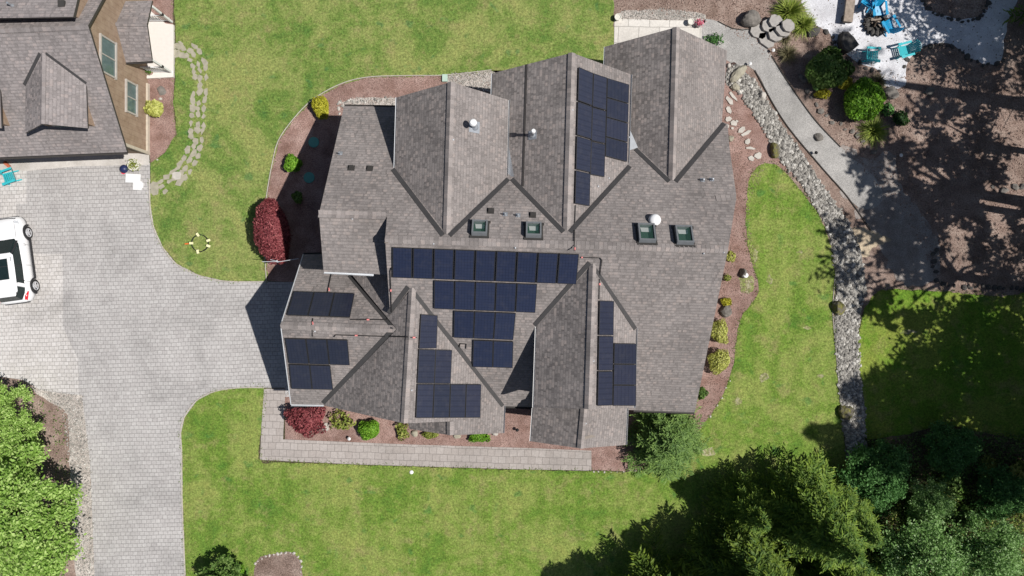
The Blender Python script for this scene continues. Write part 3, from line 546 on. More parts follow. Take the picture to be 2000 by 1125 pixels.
def z3(x,y): return (760+x*.3022,540+y*.3022)
def z4(x,y): return (1000+x*.3556,540+y*.3556)
panel_row([z8(98,452),z8(1470,503),z8(1450,722),z8(98,672)],S,9,True,'the long top row of the main south roof','left',gS)
panel_row([z8(405,695),z8(1162,722),z8(1148,930),z8(403,900)],S,5,True,'the five-panel row of the main south roof','left',gS)
panel_row([(887,604.5),(1008,609),(1003,661),(886,656.5)],S,3,True,'the three-panel row of the main south roof','left',gS)
panel_row([(924.7,661.5),(1003,664.5),(1001.7,715.5),(923,713.5)],S,2,True,'the bottom pair of the main south roof','left',gS)
panel_row([(574.7,572.5),(693.7,576.5),(684.4,623),(561,618.5)],GN,3,True,'the row on the garage slope above its ridge','left',gG)
def z2(x,y): return (480+x*.3023,600+y*.3023)
panel_row([z2(257,192),z2(662,202),z2(676,364),z2(282,352)],GS,3,True,'the upper row on the garage slope below its ridge','left',gG)
panel_row([z2(284,360),z2(550,368),z2(568,522),z2(298,516)],GS,2,True,'the lower pair on the garage slope below its ridge','left',gG)
panel_row([z3(196,243),z3(305,250),z3(298,462),z3(184,465)],EE,1,False,'single topmost solar panel of the stepped south gable array','top',gE)
panel_row([z3(183,469),z3(398,474),z3(389,690),z3(172,688)],EE,2,False,'the middle pair of the stepped south gable array','left',gE)
panel_row([z3(172,693),z3(587,695),z3(581,910),z3(162,912)],EE,4,False,'the bottom row of the stepped south gable array','left',gE)
panel_row([z4(471,130),z4(549,132),z4(541,708),z4(460,711)],FE,3,False,'the left column on the south-east gable','top',gF,.13,False)
panel_row([z4(552,365),z4(673,367),z4(670,710),z4(545,709)],FE,3,True,'the right column on the south-east gable','top',gF,.13,False)
panel_row([(1127,131),(1155,143),(1148,404),(1119.5,399)],BE,4,False,'the left column on the north gable','top',gB,.13,False)
panel_row([(1156,143.5),(1182,152),(1177,347),(1149.5,342)],BE,3,False,'the middle column on the north gable','top',gB,.13,False)
panel_row([(1183,153),(1225,165.5),(1221,317),(1179,306)],BE,4,True,'the right column on the north gable','top',gB,.13,False)
# ---------------- neighbouring house ----------------
nb=thing('neighbor_house','brown wood-sided house with grey dormered roof at the top left','house',(0,0,0))
NR1=W(0,57,6.4);NR2=W(172,50,6.4); NS=fit(NR1,NR2,W(248,297,2.9)); dxy=(Vector(NR2)-Vector(NR1)).normalized()
nmag=math.hypot(NS[1],NS[2]); NNp=(NR2[2]+NS[1]*NR2[0]+NS[2]*NR2[1],-NS[1],-NS[2])
xl=-42.
def ext(p,x): t=(x-p[0])/dxy.x; return (x,p[1]+dxy.y*t,p[2])
e_r=P(248,297,NS); nr_r=NR2; hh_=7.6
e_l=ext(e_r,xl); r_l=ext(nr_r,xl); n_r=(NR2[0]+.1,NR2[1]+5.6,0); n_l=ext(n_r,xl)
mb=MB(); slope(mb,[e_l,e_r,nr_r,r_l],NS); slope(mb,[r_l,nr_r,n_r,n_l],NNp)
nroof=child(mb,'roof',[SHN,FASC],nb); mb=MB(); cap(mb,r_l,nr_r,NNp,NS); child(mb,'ridge_cap',SHN,nroof,nb)
gutter('gutter',[V2(e_l,0,-.06),V2(e_r,0,-.06)],FASC,nroof,nb,.075)
XW=-20.9
def xw(y): return XW+ (y-8)*.0
mb=MB(); ys=7.7; pts=[(XW,ys,0),(XW,17.7,0),(XW,17.7,zat(NNp,XW,17.7)-.17),(XW,NR2[1],NR2[2]-.17),(XW,ys,zat(NS,XW,ys)-.17)]
mb.poly(pts); mb.poly([(p[0]-.2,p[1],p[2]) for p in reversed(pts)]); 
for i in range(5):
    a,b=pts[i],pts[(i+1)%5]; mb.poly([a,(a[0]-.2,a[1],a[2]),(b[0]-.2,b[1],b[2]),b])
nwall=child(mb,'gable_wall',SIDING,nb)
mb=MB(); mb.box((xl/2+XW/2,7.8,1.3),(XW-xl-.4,.15,2.6)); mb.box((xl/2+XW/2,17.6,1.3),(XW-xl-.4,.15,2.6)); child(mb,'side_wall',SIDING,nb)
mb=MB(); mb.box((XW+.06,7.72,1.35),(.12,.16,2.7)); mb.box((XW+.05,9.7,.12),(.1,4,.24)); child(mb,'corner_trim',plain('pale_trim',(.5,.44,.36),.8),nwall,nb)
def side_window(y0,y1,z0,z1):
    mb=MB(); x=XW+.05; t=.09
    mb.box((x,(y0+y1)/2,z0-.02),(.14,y1-y0+.2,t)); mb.box((x,(y0+y1)/2,z1+.02),(.1,y1-y0+.2,t)); mb.box((x,y0-.03,(z0+z1)/2),(.1,t,z1-z0-.06)); mb.box((x,y1+.03,(z0+z1)/2),(.1,t,z1-z0-.06)); mb.box((x,(y0+y1)/2,(z0+z1)/2),(.07,.06,z1-z0-.06))
    f=child(mb,'window',plain('grey_trim',(.40,.37,.34),.6),nwall,nb); mb=MB(); mb.box((XW+.02,(y0+y1)/2,(z0+z1)/2),(.04,y1-y0,z1-z0)); child(mb,'pane',WING,f,nb)
side_window(11.05,12.8,3.4,4.7); side_window(9.6,11.2,1.35,2.35)
def ndormer(dx,first):
    rb=P(84,104,NS); z=rb[2]; rf=W(82,242,z); RBk=Vector(rb)+Vector((dx,0,0)); RF=Vector(rf)+Vector((dx,0,0))
    el=Vector(P(50,168,NS))+Vector((dx,0,0)); er=Vector(P(168,165,NS))+Vector((dx,0,0)); fl=Vector(W(49,260,el.z))+Vector((dx,0,0)); fr=Vector(W(170,250,er.z))+Vector((dx,0,0))
    plW=fit(RBk,RF,el); plE=fit(RBk,RF,er); mb=MB(); slope(mb,[RBk,el,fl,RF],plW,.1); slope(mb,[RBk,RF,fr,er],plE,.1)
    o=child(mb,'dormer',[SHN,FASC],nb); mb=MB(); cap(mb,RBk,RF,plE,plW,.13); child(mb,'ridge_cap',SHN,o,nb)
    mb=MB(); valley(mb,RBk+Vector((.1,-.05,0)),er,NS,1,.12); valley(mb,el,RBk-Vector((.1,0.05,0)),NS,1,.12); child(mb,'valley_shade_strip',VALSHADE,o,nb)
    y=RF.y+.35; xl_=fl.x+.35; xr_=fr.x-.3; zb=zat(NS,xl_,y)-.3
    mb=MB(); mb.poly([(xl_,y,zb),(xr_,y,zb),(xr_,y,zat(plE,xr_,y)-.1),(RF.x,y,RF.z-.1),(xl_,y,zat(plW,xl_,y)-.1)])
    for x,p_ in((xl_,plW),(xr_,plE)): mb.poly([(x,y,zb),(x,y,zat(p_,x,y)-.1),(x,y+2.2,zat(p_,x,y)-.1),(x,y+2.2,zb)])
    wl=child(mb,'dormer_wall',SIDING,o,nb)
    mb=MB(); mb.box((RF.x,y-.04,zb+.75),(1.1,.06,.75)); child(mb,'window',WING,o,nb)
ndormer(0,1); ndormer(-4.35,0)
# shed dormer beyond the ridge
z0=6.95; pA=Vector(W(143,33,z0)); pB=Vector((xl,pA.y-.35,z0)); SD=(z0+.33*pA.y,0,-.33)
mb=MB(); slope(mb,[pB,(pA.x,pA.y,0),(pA.x,pA.y+4,0),(xl,pA.y+4,0)],SD); o=child(mb,'shed_dormer',[SHN,FASC],nb)
mb=MB(); x=pA.x-.3; mb.poly([(x,pA.y+.3,4.5),(x,pA.y+3.8,3.5),(x,pA.y+3.8,zat(SD,x,pA.y+3.8)-.16),(x,pA.y+.3,zat(SD,x,pA.y+.3)-.16)]); mb.poly([(xl,pA.y+.3,5.2),(x,pA.y+.3,5.2),(x,pA.y+.3,6.7),(xl,pA.y+.3,6.7)]); child(mb,'dormer_wall',SIDING,o,nb)
boxp=SD
mb=MB(); c=Vector(P(122,8,SD)); mb.box(c+Vector((0,0,.06)),(.3,.3,.14)); child(mb,'box_vent',VENTD,o,nb); mb=MB(); c=Vector(P(24,11,SD)); mb.lathe(c,[(.1,0),(.05,.12),(.05,.35)],10); child(mb,'vent_pipe',METAL,o,nb)
# porch
pr1=W(226,47,3.3);pr2=W(287,48,3.3); PS=fit(pr1,pr2,W(297,119,2.35)); PN=fit(pr1,pr2,W(297,1,2.35))
mb=MB(); slope(mb,[pr1,W(245,122,2.35),W(297,119,2.35),pr2],PS,.12); slope(mb,[pr1,pr2,W(297,1,2.35),W(246,3,2.35)],PN,.12); po=child(mb,'porch_roof',[SHN,FASC],nb)
mb=MB(); cap(mb,pr1,pr2,PN,PS,.1); child(mb,'ridge_cap',SHN,po,nb); gutter('gutter',[W(244,124,2.36),W(297,121,2.36)],FASC,po,nb,.05)
mb=MB(); ps=[W(283,20),W(293,20),(W(326,48)),(W(341,50)),(W(341,152)),(W(285,155))]; pts=[(p[0],p[1],.16) for p in ps]; pts=[(-21.0,pts[0][1],.16)]+pts[1:5]+[(-21.0,pts[5][1],.16)]; pts.reverse()
mb.poly(pts); 
for i in range(len(pts)): a,b=pts[i],pts[(i+1)%len(pts)]; mb.poly([(a[0],a[1],0),(b[0],b[1],0),b,a])
pf=child(mb,'porch_slab',plain('pale_slab',(.66,.62,.58),.9,var=.1),nb)
for yy in(12.35,15.25):
    mb=MB(); x0,x1=-20.8,-19.5; mb.box(((x0+x1)/2,yy,1.05),(x1-x0,.06,.06)); mb.box(((x0+x1)/2,yy,.32),(x1-x0,.04,.05)); mb.box((x1,yy,.7),(.11,.11,1.25)) 
    for i in range(10): mb.box((x0+.1+i*.125,yy,.68),(.03,.03,.68))
    mb.box((x1,yy,1.7),(.11,.11,1.2)); child(mb,'railing',TRIMW,pf,nb)
# ---------------- stones ----------------
def rock_mesh(rs,s=(1,1,1),sub=2,rough=.22,flat=0.):
    import bmesh
    bm=bmesh.new(); bmesh.ops.create_icosphere(bm,subdivisions=sub,radius=1); 
    dirs=[Vector(rs.normal(size=3)).normalized() for _ in range(9)]; cut=[rs.uniform(.62,.95) for _ in range(9)]
    for v in bm.verts:
        p=v.co.normalized(); k=1.
        for d,c in zip(dirs,cut):
            q=p.dot(d)
            if q>0: k=min(k,c/q)
        v.co=p*k*(1+rs.normal()*rough*.12)
        v.co=Vector((v.co.x*s[0],v.co.y*s[1],max(v.co.z,-.35)*s[2]))
    vs=[tuple(v.co) for v in bm.verts]; fs=[tuple(x.index for x in f.verts) for f in bm.faces]; bm.free(); return vs,fs
def boulder(u,v,s,mat,label,cat='boulder',name='boulder',group=None,rz=0,seed=1,sub=3,rough=.3):
    rs=np.random.RandomState(seed); vs,fs=rock_mesh(rs,s,sub,rough); mb=MB(); mb.add(vs,fs); x,y,_=W(u,v,s[2]*.5); o=mb.place(name,mat,(x,y,s[2]*.3)); o.rotation_euler.z=rz; return tag(o,label,cat,group)
boulder(1467,36,(.62,.48,.55),ROCK,'grey boulder on bare mulch beside the top of the gravel path',seed=4)
boulder(1742,181,(.48,.38,.3),ROCK,'grey boulder at the narrow mouth of the white gravel patio',seed=5)
boulder(1589,62,(.42,.3,.26),ROCKD,'wedge-shaped dark rock beside the spiky green clumps',seed=6,rz=.4)
boulder(1514,294,(.28,.5,.36),MOSS,'oval mossy boulder at the west edge of the river stones',seed=7,rz=.3)
boulder(1638,602,(.42,.42,.4),MOSS,'round mossy boulder with a pale split in the river stone strip',seed=8)
boulder(1653,805,(.46,.46,.4),MOSS,'shaded mossy boulder at the south end of the river stones',seed=9)
boulder(1419,606,(.36,.42,.34),ROCK,'grey boulder just south of a small yellow shrub by the east wall',seed=10)
boulder(1452,534,(.22,.28,.34),ROCK,'small upright grey stone with white top in the east mulch bed',seed=11)
boulder(1428,270,(.24,.2,.22),ROCKT,'small tan boulder among the pale flagstones by the north-east corner',seed=12)
boulder(1490,186,(.2,.26,.24),ROCKL,'smooth pale round stone high in the river stone strip',seed=13)
boulder(636,834,(.26,.24,.2),ROCKL,'pale angular rock beside the sprawling red maple',seed=14)
boulder(810,847,(.24,.2,.16),ROCKT,'pale pointed rock between two low shrubs on the south bed',seed=15)
boulder(893,852,(.22,.17,.15),ROCKT,'tan rock left of the spreading light green shrub on the south bed',seed=16)
boulder(967,847,(.18,.15,.14),ROCKL,'small pale rock right of the spreading light green shrub',seed=17)
boulder(1443,143,(.30,.70,.3),ROCKT,'long tan slab of rock crossing the head of the river stones',seed=18,rz=-.75)
boulder(1437,170,(.28,.26,.2),ROCKT,'low tan rock below the long slab at the head of the river stones',seed=19)
boulder(1424,128,(.16,.14,.14),ROCKL,'white stone against the wall at the head of the river stones',seed=20)
boulder(1817,178,(.3,.24,.2),ROCK,'shaded grey rock east of the white gravel mouth',seed=21)
boulder(315,177,(.3,.27,.1),ROCK,'flat brown stepping rock below the porch slab',seed=22)
boulder(1600,268,(.3,.25,.2),ROCK,'grey rock beside the curve of the stacked wall',seed=23)
def slab(pts,z0,z1,name,mat,label,cat,group=None,bev=.03):
    """flat irregular stone: pts world xy"""
    c=sum((Vector(p[:2]) for p in pts),Vector((0,0)))/len(pts); mb=MB(); n=len(pts)
    a=sum(p[0]*q[1]-q[0]*p[1] for p,q in zip(pts,pts[1:]+pts[:1])); pts=list(pts) if a>0 else list(reversed(pts))
    ring=lambda s,z:[(c.x+(p[0]-c.x)*s,c.y+(p[1]-c.y)*s,z) for p in pts]
    vs=ring(1,z0)+ring(1,z1-bev*.6)+ring(1-bev*1.2,z1); fs=[(k*n+i,k*n+(i+1)%n,(k+1)*n+(i+1)%n,(k+1)*n+i) for k in range(2) for i in range(n)]+[tuple(range(2*n,3*n))]
    mb.add(vs,fs); o=mb.build(name,mat,loc=(c.x,c.y,z0)); return tag(o,label,cat,group)
def irr(cx,cy,rx,ry,rz,n=7,j=.16):
    out=[]
    for i in range(n):
        a=2*math.pi*(i+rnd.uniform(-.25,.25))/n; r=1+rnd.uniform(-j,j); x=rx*r*math.cos(a); y=ry*r*math.sin(a); out.append((cx+x*math.cos(rz)-y*math.sin(rz),cy+x*math.sin(rz)+y*math.cos(rz)))
    return out
slab([W(u,v,.55)[:2] for u,v in((1646,61),(1657,61.5),(1668,72),(1678.5,87),(1668,96),(1656,102),(1647,95),(1643,78))],0,.6,'boulder',ROCKD,'large dark flat-topped angular boulder standing on the white gravel','boulder',None,.10)
# flagstone path: three lanes of stones following a curve
pc=cr([W(u,v) for u,v in((352,96),(372,100),(388,125),(392,150),(389,190),(386,230),(384,262),(376,300),(362,328),(338,350),(312,368))],False,.1)
s=0;L=[0]
for a,b in zip(pc[:-1],pc[1:]): L.append(L[-1]+(b-a).length)
def along(d):
    i=min(range(len(L)),key=lambda k:abs(L[k]-d)); i=max(0,min(i,len(pc)-2)); t=(pc[i+1]-pc[i]).normalized(); return pc[i],t
ORDW='first second third fourth fifth sixth seventh eighth ninth tenth eleventh twelfth thirteenth fourteenth fifteenth sixteenth seventeenth eighteenth nineteenth twentieth'.split()
def ordn(n): return ORDW[n-1] if n<=20 else ('twenty-' if n<30 else 'thirty-')+ORDW[n%10-1] if n%10 else 'thirtieth'
num={-1:0,0:0,1:0}
d=.1
gp='flagstones of the curved garden path'
while d<L[-1]-.15:
    for lane in(-1,0,1):
        if rnd.random()<.06 and lane: continue
        p,t=along(min(L[-1],max(0,d+rnd.uniform(-.12,.12)))); nrm=Vector((-t.y,t.x)); q=p+nrm*(lane*.335+rnd.uniform(-.04,.04)); big=1.15 if rnd.random()<.3 else .95
        num[lane]+=1; slab(irr(q.x,q.y,.245*big*rnd.uniform(.8,1.15),.165*big*rnd.uniform(.85,1.1),math.atan2(t.y,t.x)+rnd.uniform(-.2,.2),rnd.choice([4,5,5,6]),.2),.0,.03+rnd.random()*.01,'flagstone',ROCKT,'tan flagstone, %s from the porch in the %s row of the curved path'%(ordn(num[lane]),{-1:'house-side',0:'middle',1:'lawn-side'}[lane]),'flagstone',gp)
    d+=.44
for (u,v,rx,ry,lab) in((349,91,.34,.22,'large flagstone at the porch end of the curved path'),(346,104,.22,.3,'blue-grey slab against the porch end of the curved path'),(302,368,.26,.46,'large blue-grey flagstone where the curved path meets the driveway'),(345,343,.32,.24,'large pale flagstone at the lower bend of the curved path')):
    x,y,_=W(u,v); slab(irr(x,y,rx,ry,0,7,.12),0,.05,'flagstone',ROCKL if 'pale' in lab else ROCKT,lab,'flagstone')
for i,(u,v,rx,ry,a,lab) in enumerate([(1431,188,.42,.10,-.95,'long narrow pale flagstone nearest the river stones'),(1424,196,.34,.15,-.85,'broad pale flagstone partly under the eave'),(1423,215,.25,.15,-1.1,'pale flagstone leaning along the east wall'),(1422,233,.20,.17,.2,'pale square flagstone against the east wall'),(1433,241,.22,.17,-.3,'pale flagstone in the middle of the cluster by the east wall'),(1420,247,.12,.13,0,'small pale flagstone tight to the east wall'),(1430,251,.09,.09,0,'smallest pale flagstone chip'),(1448,254,.25,.16,.7,'triangular pale flagstone beside a long one'),(1457,260,.38,.11,.5,'long pale flagstone pointing at the river stones'),(1460,277,.19,.15,.7,'kite-shaped pale flagstone above a bar-shaped one'),(1465,290,.31,.10,-.05,'bar-shaped pale flagstone north of the kidney lawn'),(1480,304,.24,.21,.4,'rounded pale flagstone nearest the tip of the kidney lawn'),(1467,310,.19,.17,-.5,'lowest rounded pale flagstone above the kidney lawn'),(1439,237,.1,.06,-.8,'thin sliver of pale flagstone')]):
    x,y,_=W(u,v); slab(irr(x,y,rx,ry,a,6 if rx<.3 else 5,.12),0,.07,'flagstone',ROCKL,lab,'flagstone','pale flagstones loose in the mulch by the north-east corner')
# stone steps
STEPM=plain('step_stone',(.34,.32,.30),.95,var=.35,scale=6)
for i,(u,v,rx,ry,a,z,lab) in enumerate([(1482,61,.50,.42,-.6,.16,'lowest left grey slab of the garden steps'),(1497,77,.55,.36,-.85,.16,'lowest right grey slab of the garden steps'),(1502,49,.42,.40,-.7,.34,'second left grey slab of the garden steps'),(1515,66,.46,.38,-.7,.34,'second right grey slab of the garden steps'),(1516,40,.40,.38,-.7,.52,'third left grey slab of the garden steps, by the spiky clump'),(1529,58,.46,.34,-.6,.52,'third right grey slab of the garden steps'),(1540,49,.40,.34,-.6,.70,'top grey slab of the garden steps under the spiky clumps')]):
    x,y,_=W(u,v,z); slab(irr(x,y,rx,ry,a,8,.08),0,z,'stone_step',STEPM,lab,'stone step','stacked stone steps beside the gravel path',.02)
# stones along edges
def edge_stones(pts,step,size,mat,label,group,name='edging_stone',jit=.1,zs=.7,variants=5,close=False):
    protos=[]; ps=[Vector(W(u,v)[:2]) for u,v in pts]; c=cr([tuple(p)+(0,) for p in ps],close,step); variants=min(variants,len(c))
    for i in range(variants):
        rs=np.random.RandomState(100+i); vs,fs=rock_mesh(rs,(1,rs.uniform(.6,.95),zs),1,.5); mb=MB(); mb.add(vs,fs); me=mb
        o=mb.build(name,mat); tag(o,label,'stone',group); protos.append(o)
    for i,p in enumerate(c):
        q=p+Vector((rnd.uniform(-jit,jit),rnd.uniform(-jit,jit))); s=size*rnd.uniform(.65,1.35); o=protos[i%variants]
        if i>=variants: o=o.copy(); COL.objects.link(o)
        o['label']=ordn(i+1)+' '+label; o.location=(q.x,q.y,s*.12); o.rotation_euler=(0,0,rnd.uniform(0,6.3)); o.scale=(s,s,s)
edge_stones([(1566,150),(1578,175),(1592,205),(1612,228),(1640,245),(1665,258),(1685,275),(1702,300)],.33,.2,ROCK,'grey stone from the top of the low garden wall beside the path','stones of the low garden wall')
edge_stones([(1590,48),(1612,60),(1624,72),(1628,96),(1652,112),(1688,131),(1716,140)],.3,.17,ROCKD,'dark stone down the west edge of the white gravel patio','stones edging the west side of the white gravel')
edge_stones([(1769,132),(1784,107),(1815,90),(1850,86),(1880,102),(1900,120),(1930,127),(1957,120)],.3,.17,ROCKD,'dark stone from the left along the white gravel south-east edge','stones edging the south-east side of the white gravel')
edge_stones([(1800,2),(1822,24),(1850,35),(1890,42),(1917,30),(1930,5)],.25,.16,ROCKD,'dark stone from the left rimming the island in the white gravel','stones rimming the mulch island',jit=.05)
edge_stones([(1826,490),(1824,520),(1828,545),(1845,558),(1880,562),(1930,560),(2000,566)],.28,.17,ROCKD,'dark stone from the left in the shaded east lawn border','stones of the shaded east border')
edge_stones([(1940,365),(1960,372),(1980,366),(2000,368)],.4,.22,ROCK,'grey rock from the left on the sunny mulch near the right edge','rocks on the sunny mulch')
edge_stones([(500,1100),(520,1086),(550,1080),(574,1081),(587,1096),(588,1125)],.22,.10,ROCKL,'pale stone from the left rimming the south lawn mulch island','stones rimming the south mulch island',jit=.03)
edge_stones([(1240,919),(1205,921),(1160,921)],.28,.07,ROCKL,'pale stone from the right below the bed east of the walkway','stones lining the bed east of the walkway',jit=.03)
edge_stones([(1370,830),(1387,815),(1402,792),(1424,745)],.42,.07,ROCKL,'pale stone from the bottom on the east bed and lawn curve','stones on the east bed curve',jit=.05)
edge_stones([(664,203),(666,222)],.2,.14,ROCKL,'pale cobble from the top at the house north-west corner','cobbles at the north-west corner',jit=.1,variants=3)
# river stones (uncountable)
def inside(p,poly):
    x,y=p;c=False;j=len(poly)-1
    for i in range(len(poly)):
        xi,yi=poly[i];xj,yj=poly[j]
        if (yi>y)!=(yj>y) and x<(xj-xi)*(y-yi)/(yj-yi)+xi: c=not c
        j=i
    return c
def scatter_stones(name,px,n,s0,s1,mat,spill=.0,z=.01):
    poly=[W(u,v)[:2] for u,v in px]; xs=[p[0] for p in poly]; ys=[p[1] for p in poly]; protos=[rock_mesh(np.random.RandomState(300+i),(1,.8,.7),1,.3) for i in range(6)]
    V=[];Fc=[];o=0;k=0
    while k<n:
        p=(rnd.uniform(min(xs),max(xs)),rnd.uniform(min(ys),max(ys)))
        if not inside(p,poly): continue
        k+=1; p=(p[0]+rnd.gauss(0,spill),p[1]+rnd.gauss(0,spill)); s=s0+(s1-s0)*rnd.random()**3; a=rnd.uniform(0,6.3); vs,fs=protos[k%6]; ca,sa=math.cos(a)*s,math.sin(a)*s
        V+=[(p[0]+x*ca-y*sa,p[1]+x*sa+y*ca,z+s*.2+q*s) for x,y,q in vs]; Fc+=[(a_+o,b_+o,c_+o) for a_,b_,c_ in fs]; o+=len(vs)
    mb=MB(); mb.v=V; mb.f=Fc; mb.mi=[0]*len(Fc); mb.uv=[None]*len(Fc); return tag(mb.build(name,mat),None,None,None,'stuff')
scatter_stones('river_stones',RIV,8200,.04,.16,RIVER,.05,.02)
scatter_stones('gravel_stones',[(660,198),(700,190),(778,192),(780,212),(668,216)],150,.04,.11,RIVER,.05)
scatter_stones('gravel_stones',[(868,146),(962,137),(962,185),(905,170),(872,162)],600,.03,.06,RIVER,.04)
scatter_stones('gravel_stones',[(1212,24),(1300,17),(1375,28),(1378,40),(1212,37)],900,.025,.055,RIVER,.04)
scatter_stones('gravel_stones',[(70,756),(160,772),(176,900),(185,1125),(150,1125),(138,900),(120,800)],1800,.03,.075,RIVER,.09)
scatter_stones('gravel_stones',[(520,215),(560,190),(1180,170),(1500,500),(1430,700)],1,.03,.04,RIVER)
def scatter_leaves(name,px,n,size,mat,hgt=.02,clump=0,zup=.9,flat=.35,seed=5,mask=None):
    rs=np.random.RandomState(seed); poly=[W(u,v)[:2] for u,v in px]; xs=[p[0] for p in poly]; ys=[p[1] for p in poly]; pts=[]
    while len(pts)<n:
        p=(rs.uniform(min(xs),max(xs)),rs.uniform(min(ys),max(ys)))
        if inside(p,poly) and not(mask and inside(p,mask)): pts.append((p[0],p[1],0))
    C=np.array(pts)
    if clump: C=np.repeat(C,clump,0)+rs.normal(size=(n*clump,3))*np.array([.11,.11,0])*size/.05; C[:,2]=np.abs(rs.normal(size=n*clump))*hgt
    C[:,2]+=.03; return tag(quads(name,leafq(C,size,rs,np.array([[0,0,zup]]),.5,flat),mat),None,None,None,'stuff')
CHIP=leaf_mat('bark_chip',[(.1,(.12,.07,.055)),(.6,(.30,.20,.165)),(.93,(.40,.31,.26)),(1,(.75,.7,.62))],trans=0)
DEBR=leaf_mat('dark_debris',[(.1,(.05,.035,.025)),(.9,(.22,.16,.11))],trans=0)
WESTB=[(523,549),(519,500),(518,420),(524,370),(533,320),(545,275),(575,232),(612,195),(665,165),(720,151),(870,148),(960,142),(960,170),(760,200),(660,215),(620,420),(620,500),(590,548)]
scatter_leaves('bark_chips',WESTB,2600,.035,CHIP,seed=1); scatter_leaves('bark_chips',[(557,760),(557,857),(1155,880),(1155,918),(1240,920),(1240,790)],2600,.035,CHIP,seed=2)
scatter_leaves('bark_chips',[(1360,850),(1430,720),(1448,620),(1480,560),(1462,400),(1500,320),(1420,180),(1420,400),(1400,620)],2600,.035,CHIP,seed=3); scatter_leaves('bark_chips',[(1380,-10),(1200,-10),(1200,20),(1400,40),(1560,160),(1640,290),(1760,410),(1840,560),(2010,560),(2010,120),(1760,150),(1720,140),(1600,50),(1560,-10)],7000,.05,CHIP,seed=4)
scatter_leaves('leaf_debris',[(1572,0),(1585,45),(1625,70),(1726,165),(1765,165),(1815,88),(1930,125),(1955,118),(1970,0)],260,.05,DEBR,seed=6)
scatter_leaves('ground_cover',[(1660,880),(1700,850),(1780,862),(1850,835),(2010,850),(2010,1140),(1500,1140),(1560,1040),(1640,960)],5200,.07,L_MID,.16,3,.7,.6,seed=7); scatter_leaves('ground_cover',[(1700,970),(1800,940),(2010,960),(2010,1140),(1640,1140)],2600,.07,L_GYEL,.14,3,.7,.6,seed=8); scatter_leaves('leaf_debris',[(1660,880),(1850,840),(2010,850),(2010,1140),(1500,1140)],5000,.07,DEBR,.03,seed=9)
scatter_leaves('ground_cover',[(-20,760),(60,765),(130,810),(150,1140),(-20,1140)],500,.06,L_MID,.1,3,.7,.6,seed=10)
# ragged grass along the lawn borders
def border_tufts(px,mat,n_=16,w_=.05,seed=0):
    rs=np.random.RandomState(seed); c=cr([W(u,v) for u,v in px],False,.25); C=[]
    for p in c:
        k=rs.poisson(n_*.5); C.append(np.stack([p.x+rs.normal(size=k)*w_+rs.uniform(-.12,.12,k),p.y+rs.normal(size=k)*w_+rs.uniform(-.12,.12,k),np.full(k,.035)+rs.uniform(0,.03,k)],1))
    C=np.concatenate(C); return tag(quads('grass_fringe',leafq(C,.05,rs,np.array([[0,0,.7]]),.35,.8),mat),None,None,None,'stuff')
L_TURF=leaf_mat('turf_blade',[(.1,(.08,.16,.03)),(.5,(.16,.23,.045)),(.9,(.28,.31,.10))])
border_tufts([(340,0),(344,90),(342,150),(339,200),(345,262),(322,300),(296,318)],L_TURF,seed=1); border_tufts([(294,352),(292,400),(300,440),(318,482),(345,515),(390,538),(440,549),(523,550)],L_TURF,10,seed=2)
border_tufts([(523,549),(519,500),(518,420),(524,370),(533,320),(545,275),(575,232),(612,195),(665,165),(720,151),(800,149),(870,148),(960,138)],L_TURF,10,seed=3); border_tufts([(362,1125),(357,980),(354,845),(361,815),(385,782),(420,764),(470,757),(516,757),(511,830),(508,899)],L_TURF,10,seed=4); border_tufts([(508,899),(700,908),(1000,917),(1155,920),(1240,921),(1310,900),(1352,855),(1385,815),(1412,770),(1430,720),(1437,670),(1448,620),(1470,590),(1482,560),(1468,510),(1458,460),(1458,400),(1464,350),(1480,326),(1503,319),(1530,333),(1560,368),(1598,420),(1622,480),(1633,530),(1630,575),(1626,610),(1632,680),(1638,760),(1648,850)],L_TURF,seed=5)
border_tufts([(1683,850),(1679,760),(1674,680),(1684,620),(1700,585),(1724,567),(1780,566),(1850,570),(1950,578),(2010,580)],L_TURF,seed=6)
# edging strips
def strip(px,mat,label,r=.03,z=.05,name='bed_edging'):
    c=cr([W(u,v) for u,v in px],False,.35); mb=MB(); mb.tube([(p.x,p.y,z) for p in c],r,5); return tag(mb.build(name,mat),label,'edging')
strip([(521,549),(518,500),(517,420),(523,370),(532,320),(544,275),(574,232),(611,195),(664,165),(719,151),(800,148),(870,147),(960,137)],EDGEM,'thin pale edging curving round the west mulch bed')
strip([(292,350),(293,400),(299,440),(317,482),(344,515),(389,538),(440,549),(520,550)],EDGEM,'pale kerb line between driveway and the north lawn',.04,.02)
strip([(362,1125),(356,980),(355,880),(353,845),(360,815),(384,782),(420,764),(470,757),(516,757)],EDGEM,'pale kerb line between driveway and the south lawn',.04,.02)
strip([(1474,138),(1530,236),(1600,322),(1655,385),(1700,450)],EDGED,'dark edging along the river side of the gravel path',.035,.04)
strip([(1507,110),(1541,164),(1591,234),(1641,287)],EDGED,'dark edging along the garden side of the gravel path',.035,.04)
strip([(1402,42),(1430,56),(1450,59),(1470,56)],EDGED,'short dark edging curve at the head of the gravel path',.03,.04)
strip([(1632,530),(1626,605),(1632,680),(1639,760),(1649,850)],EDGEM,'pale edging between the kidney lawn and the river stones',.025,.03)
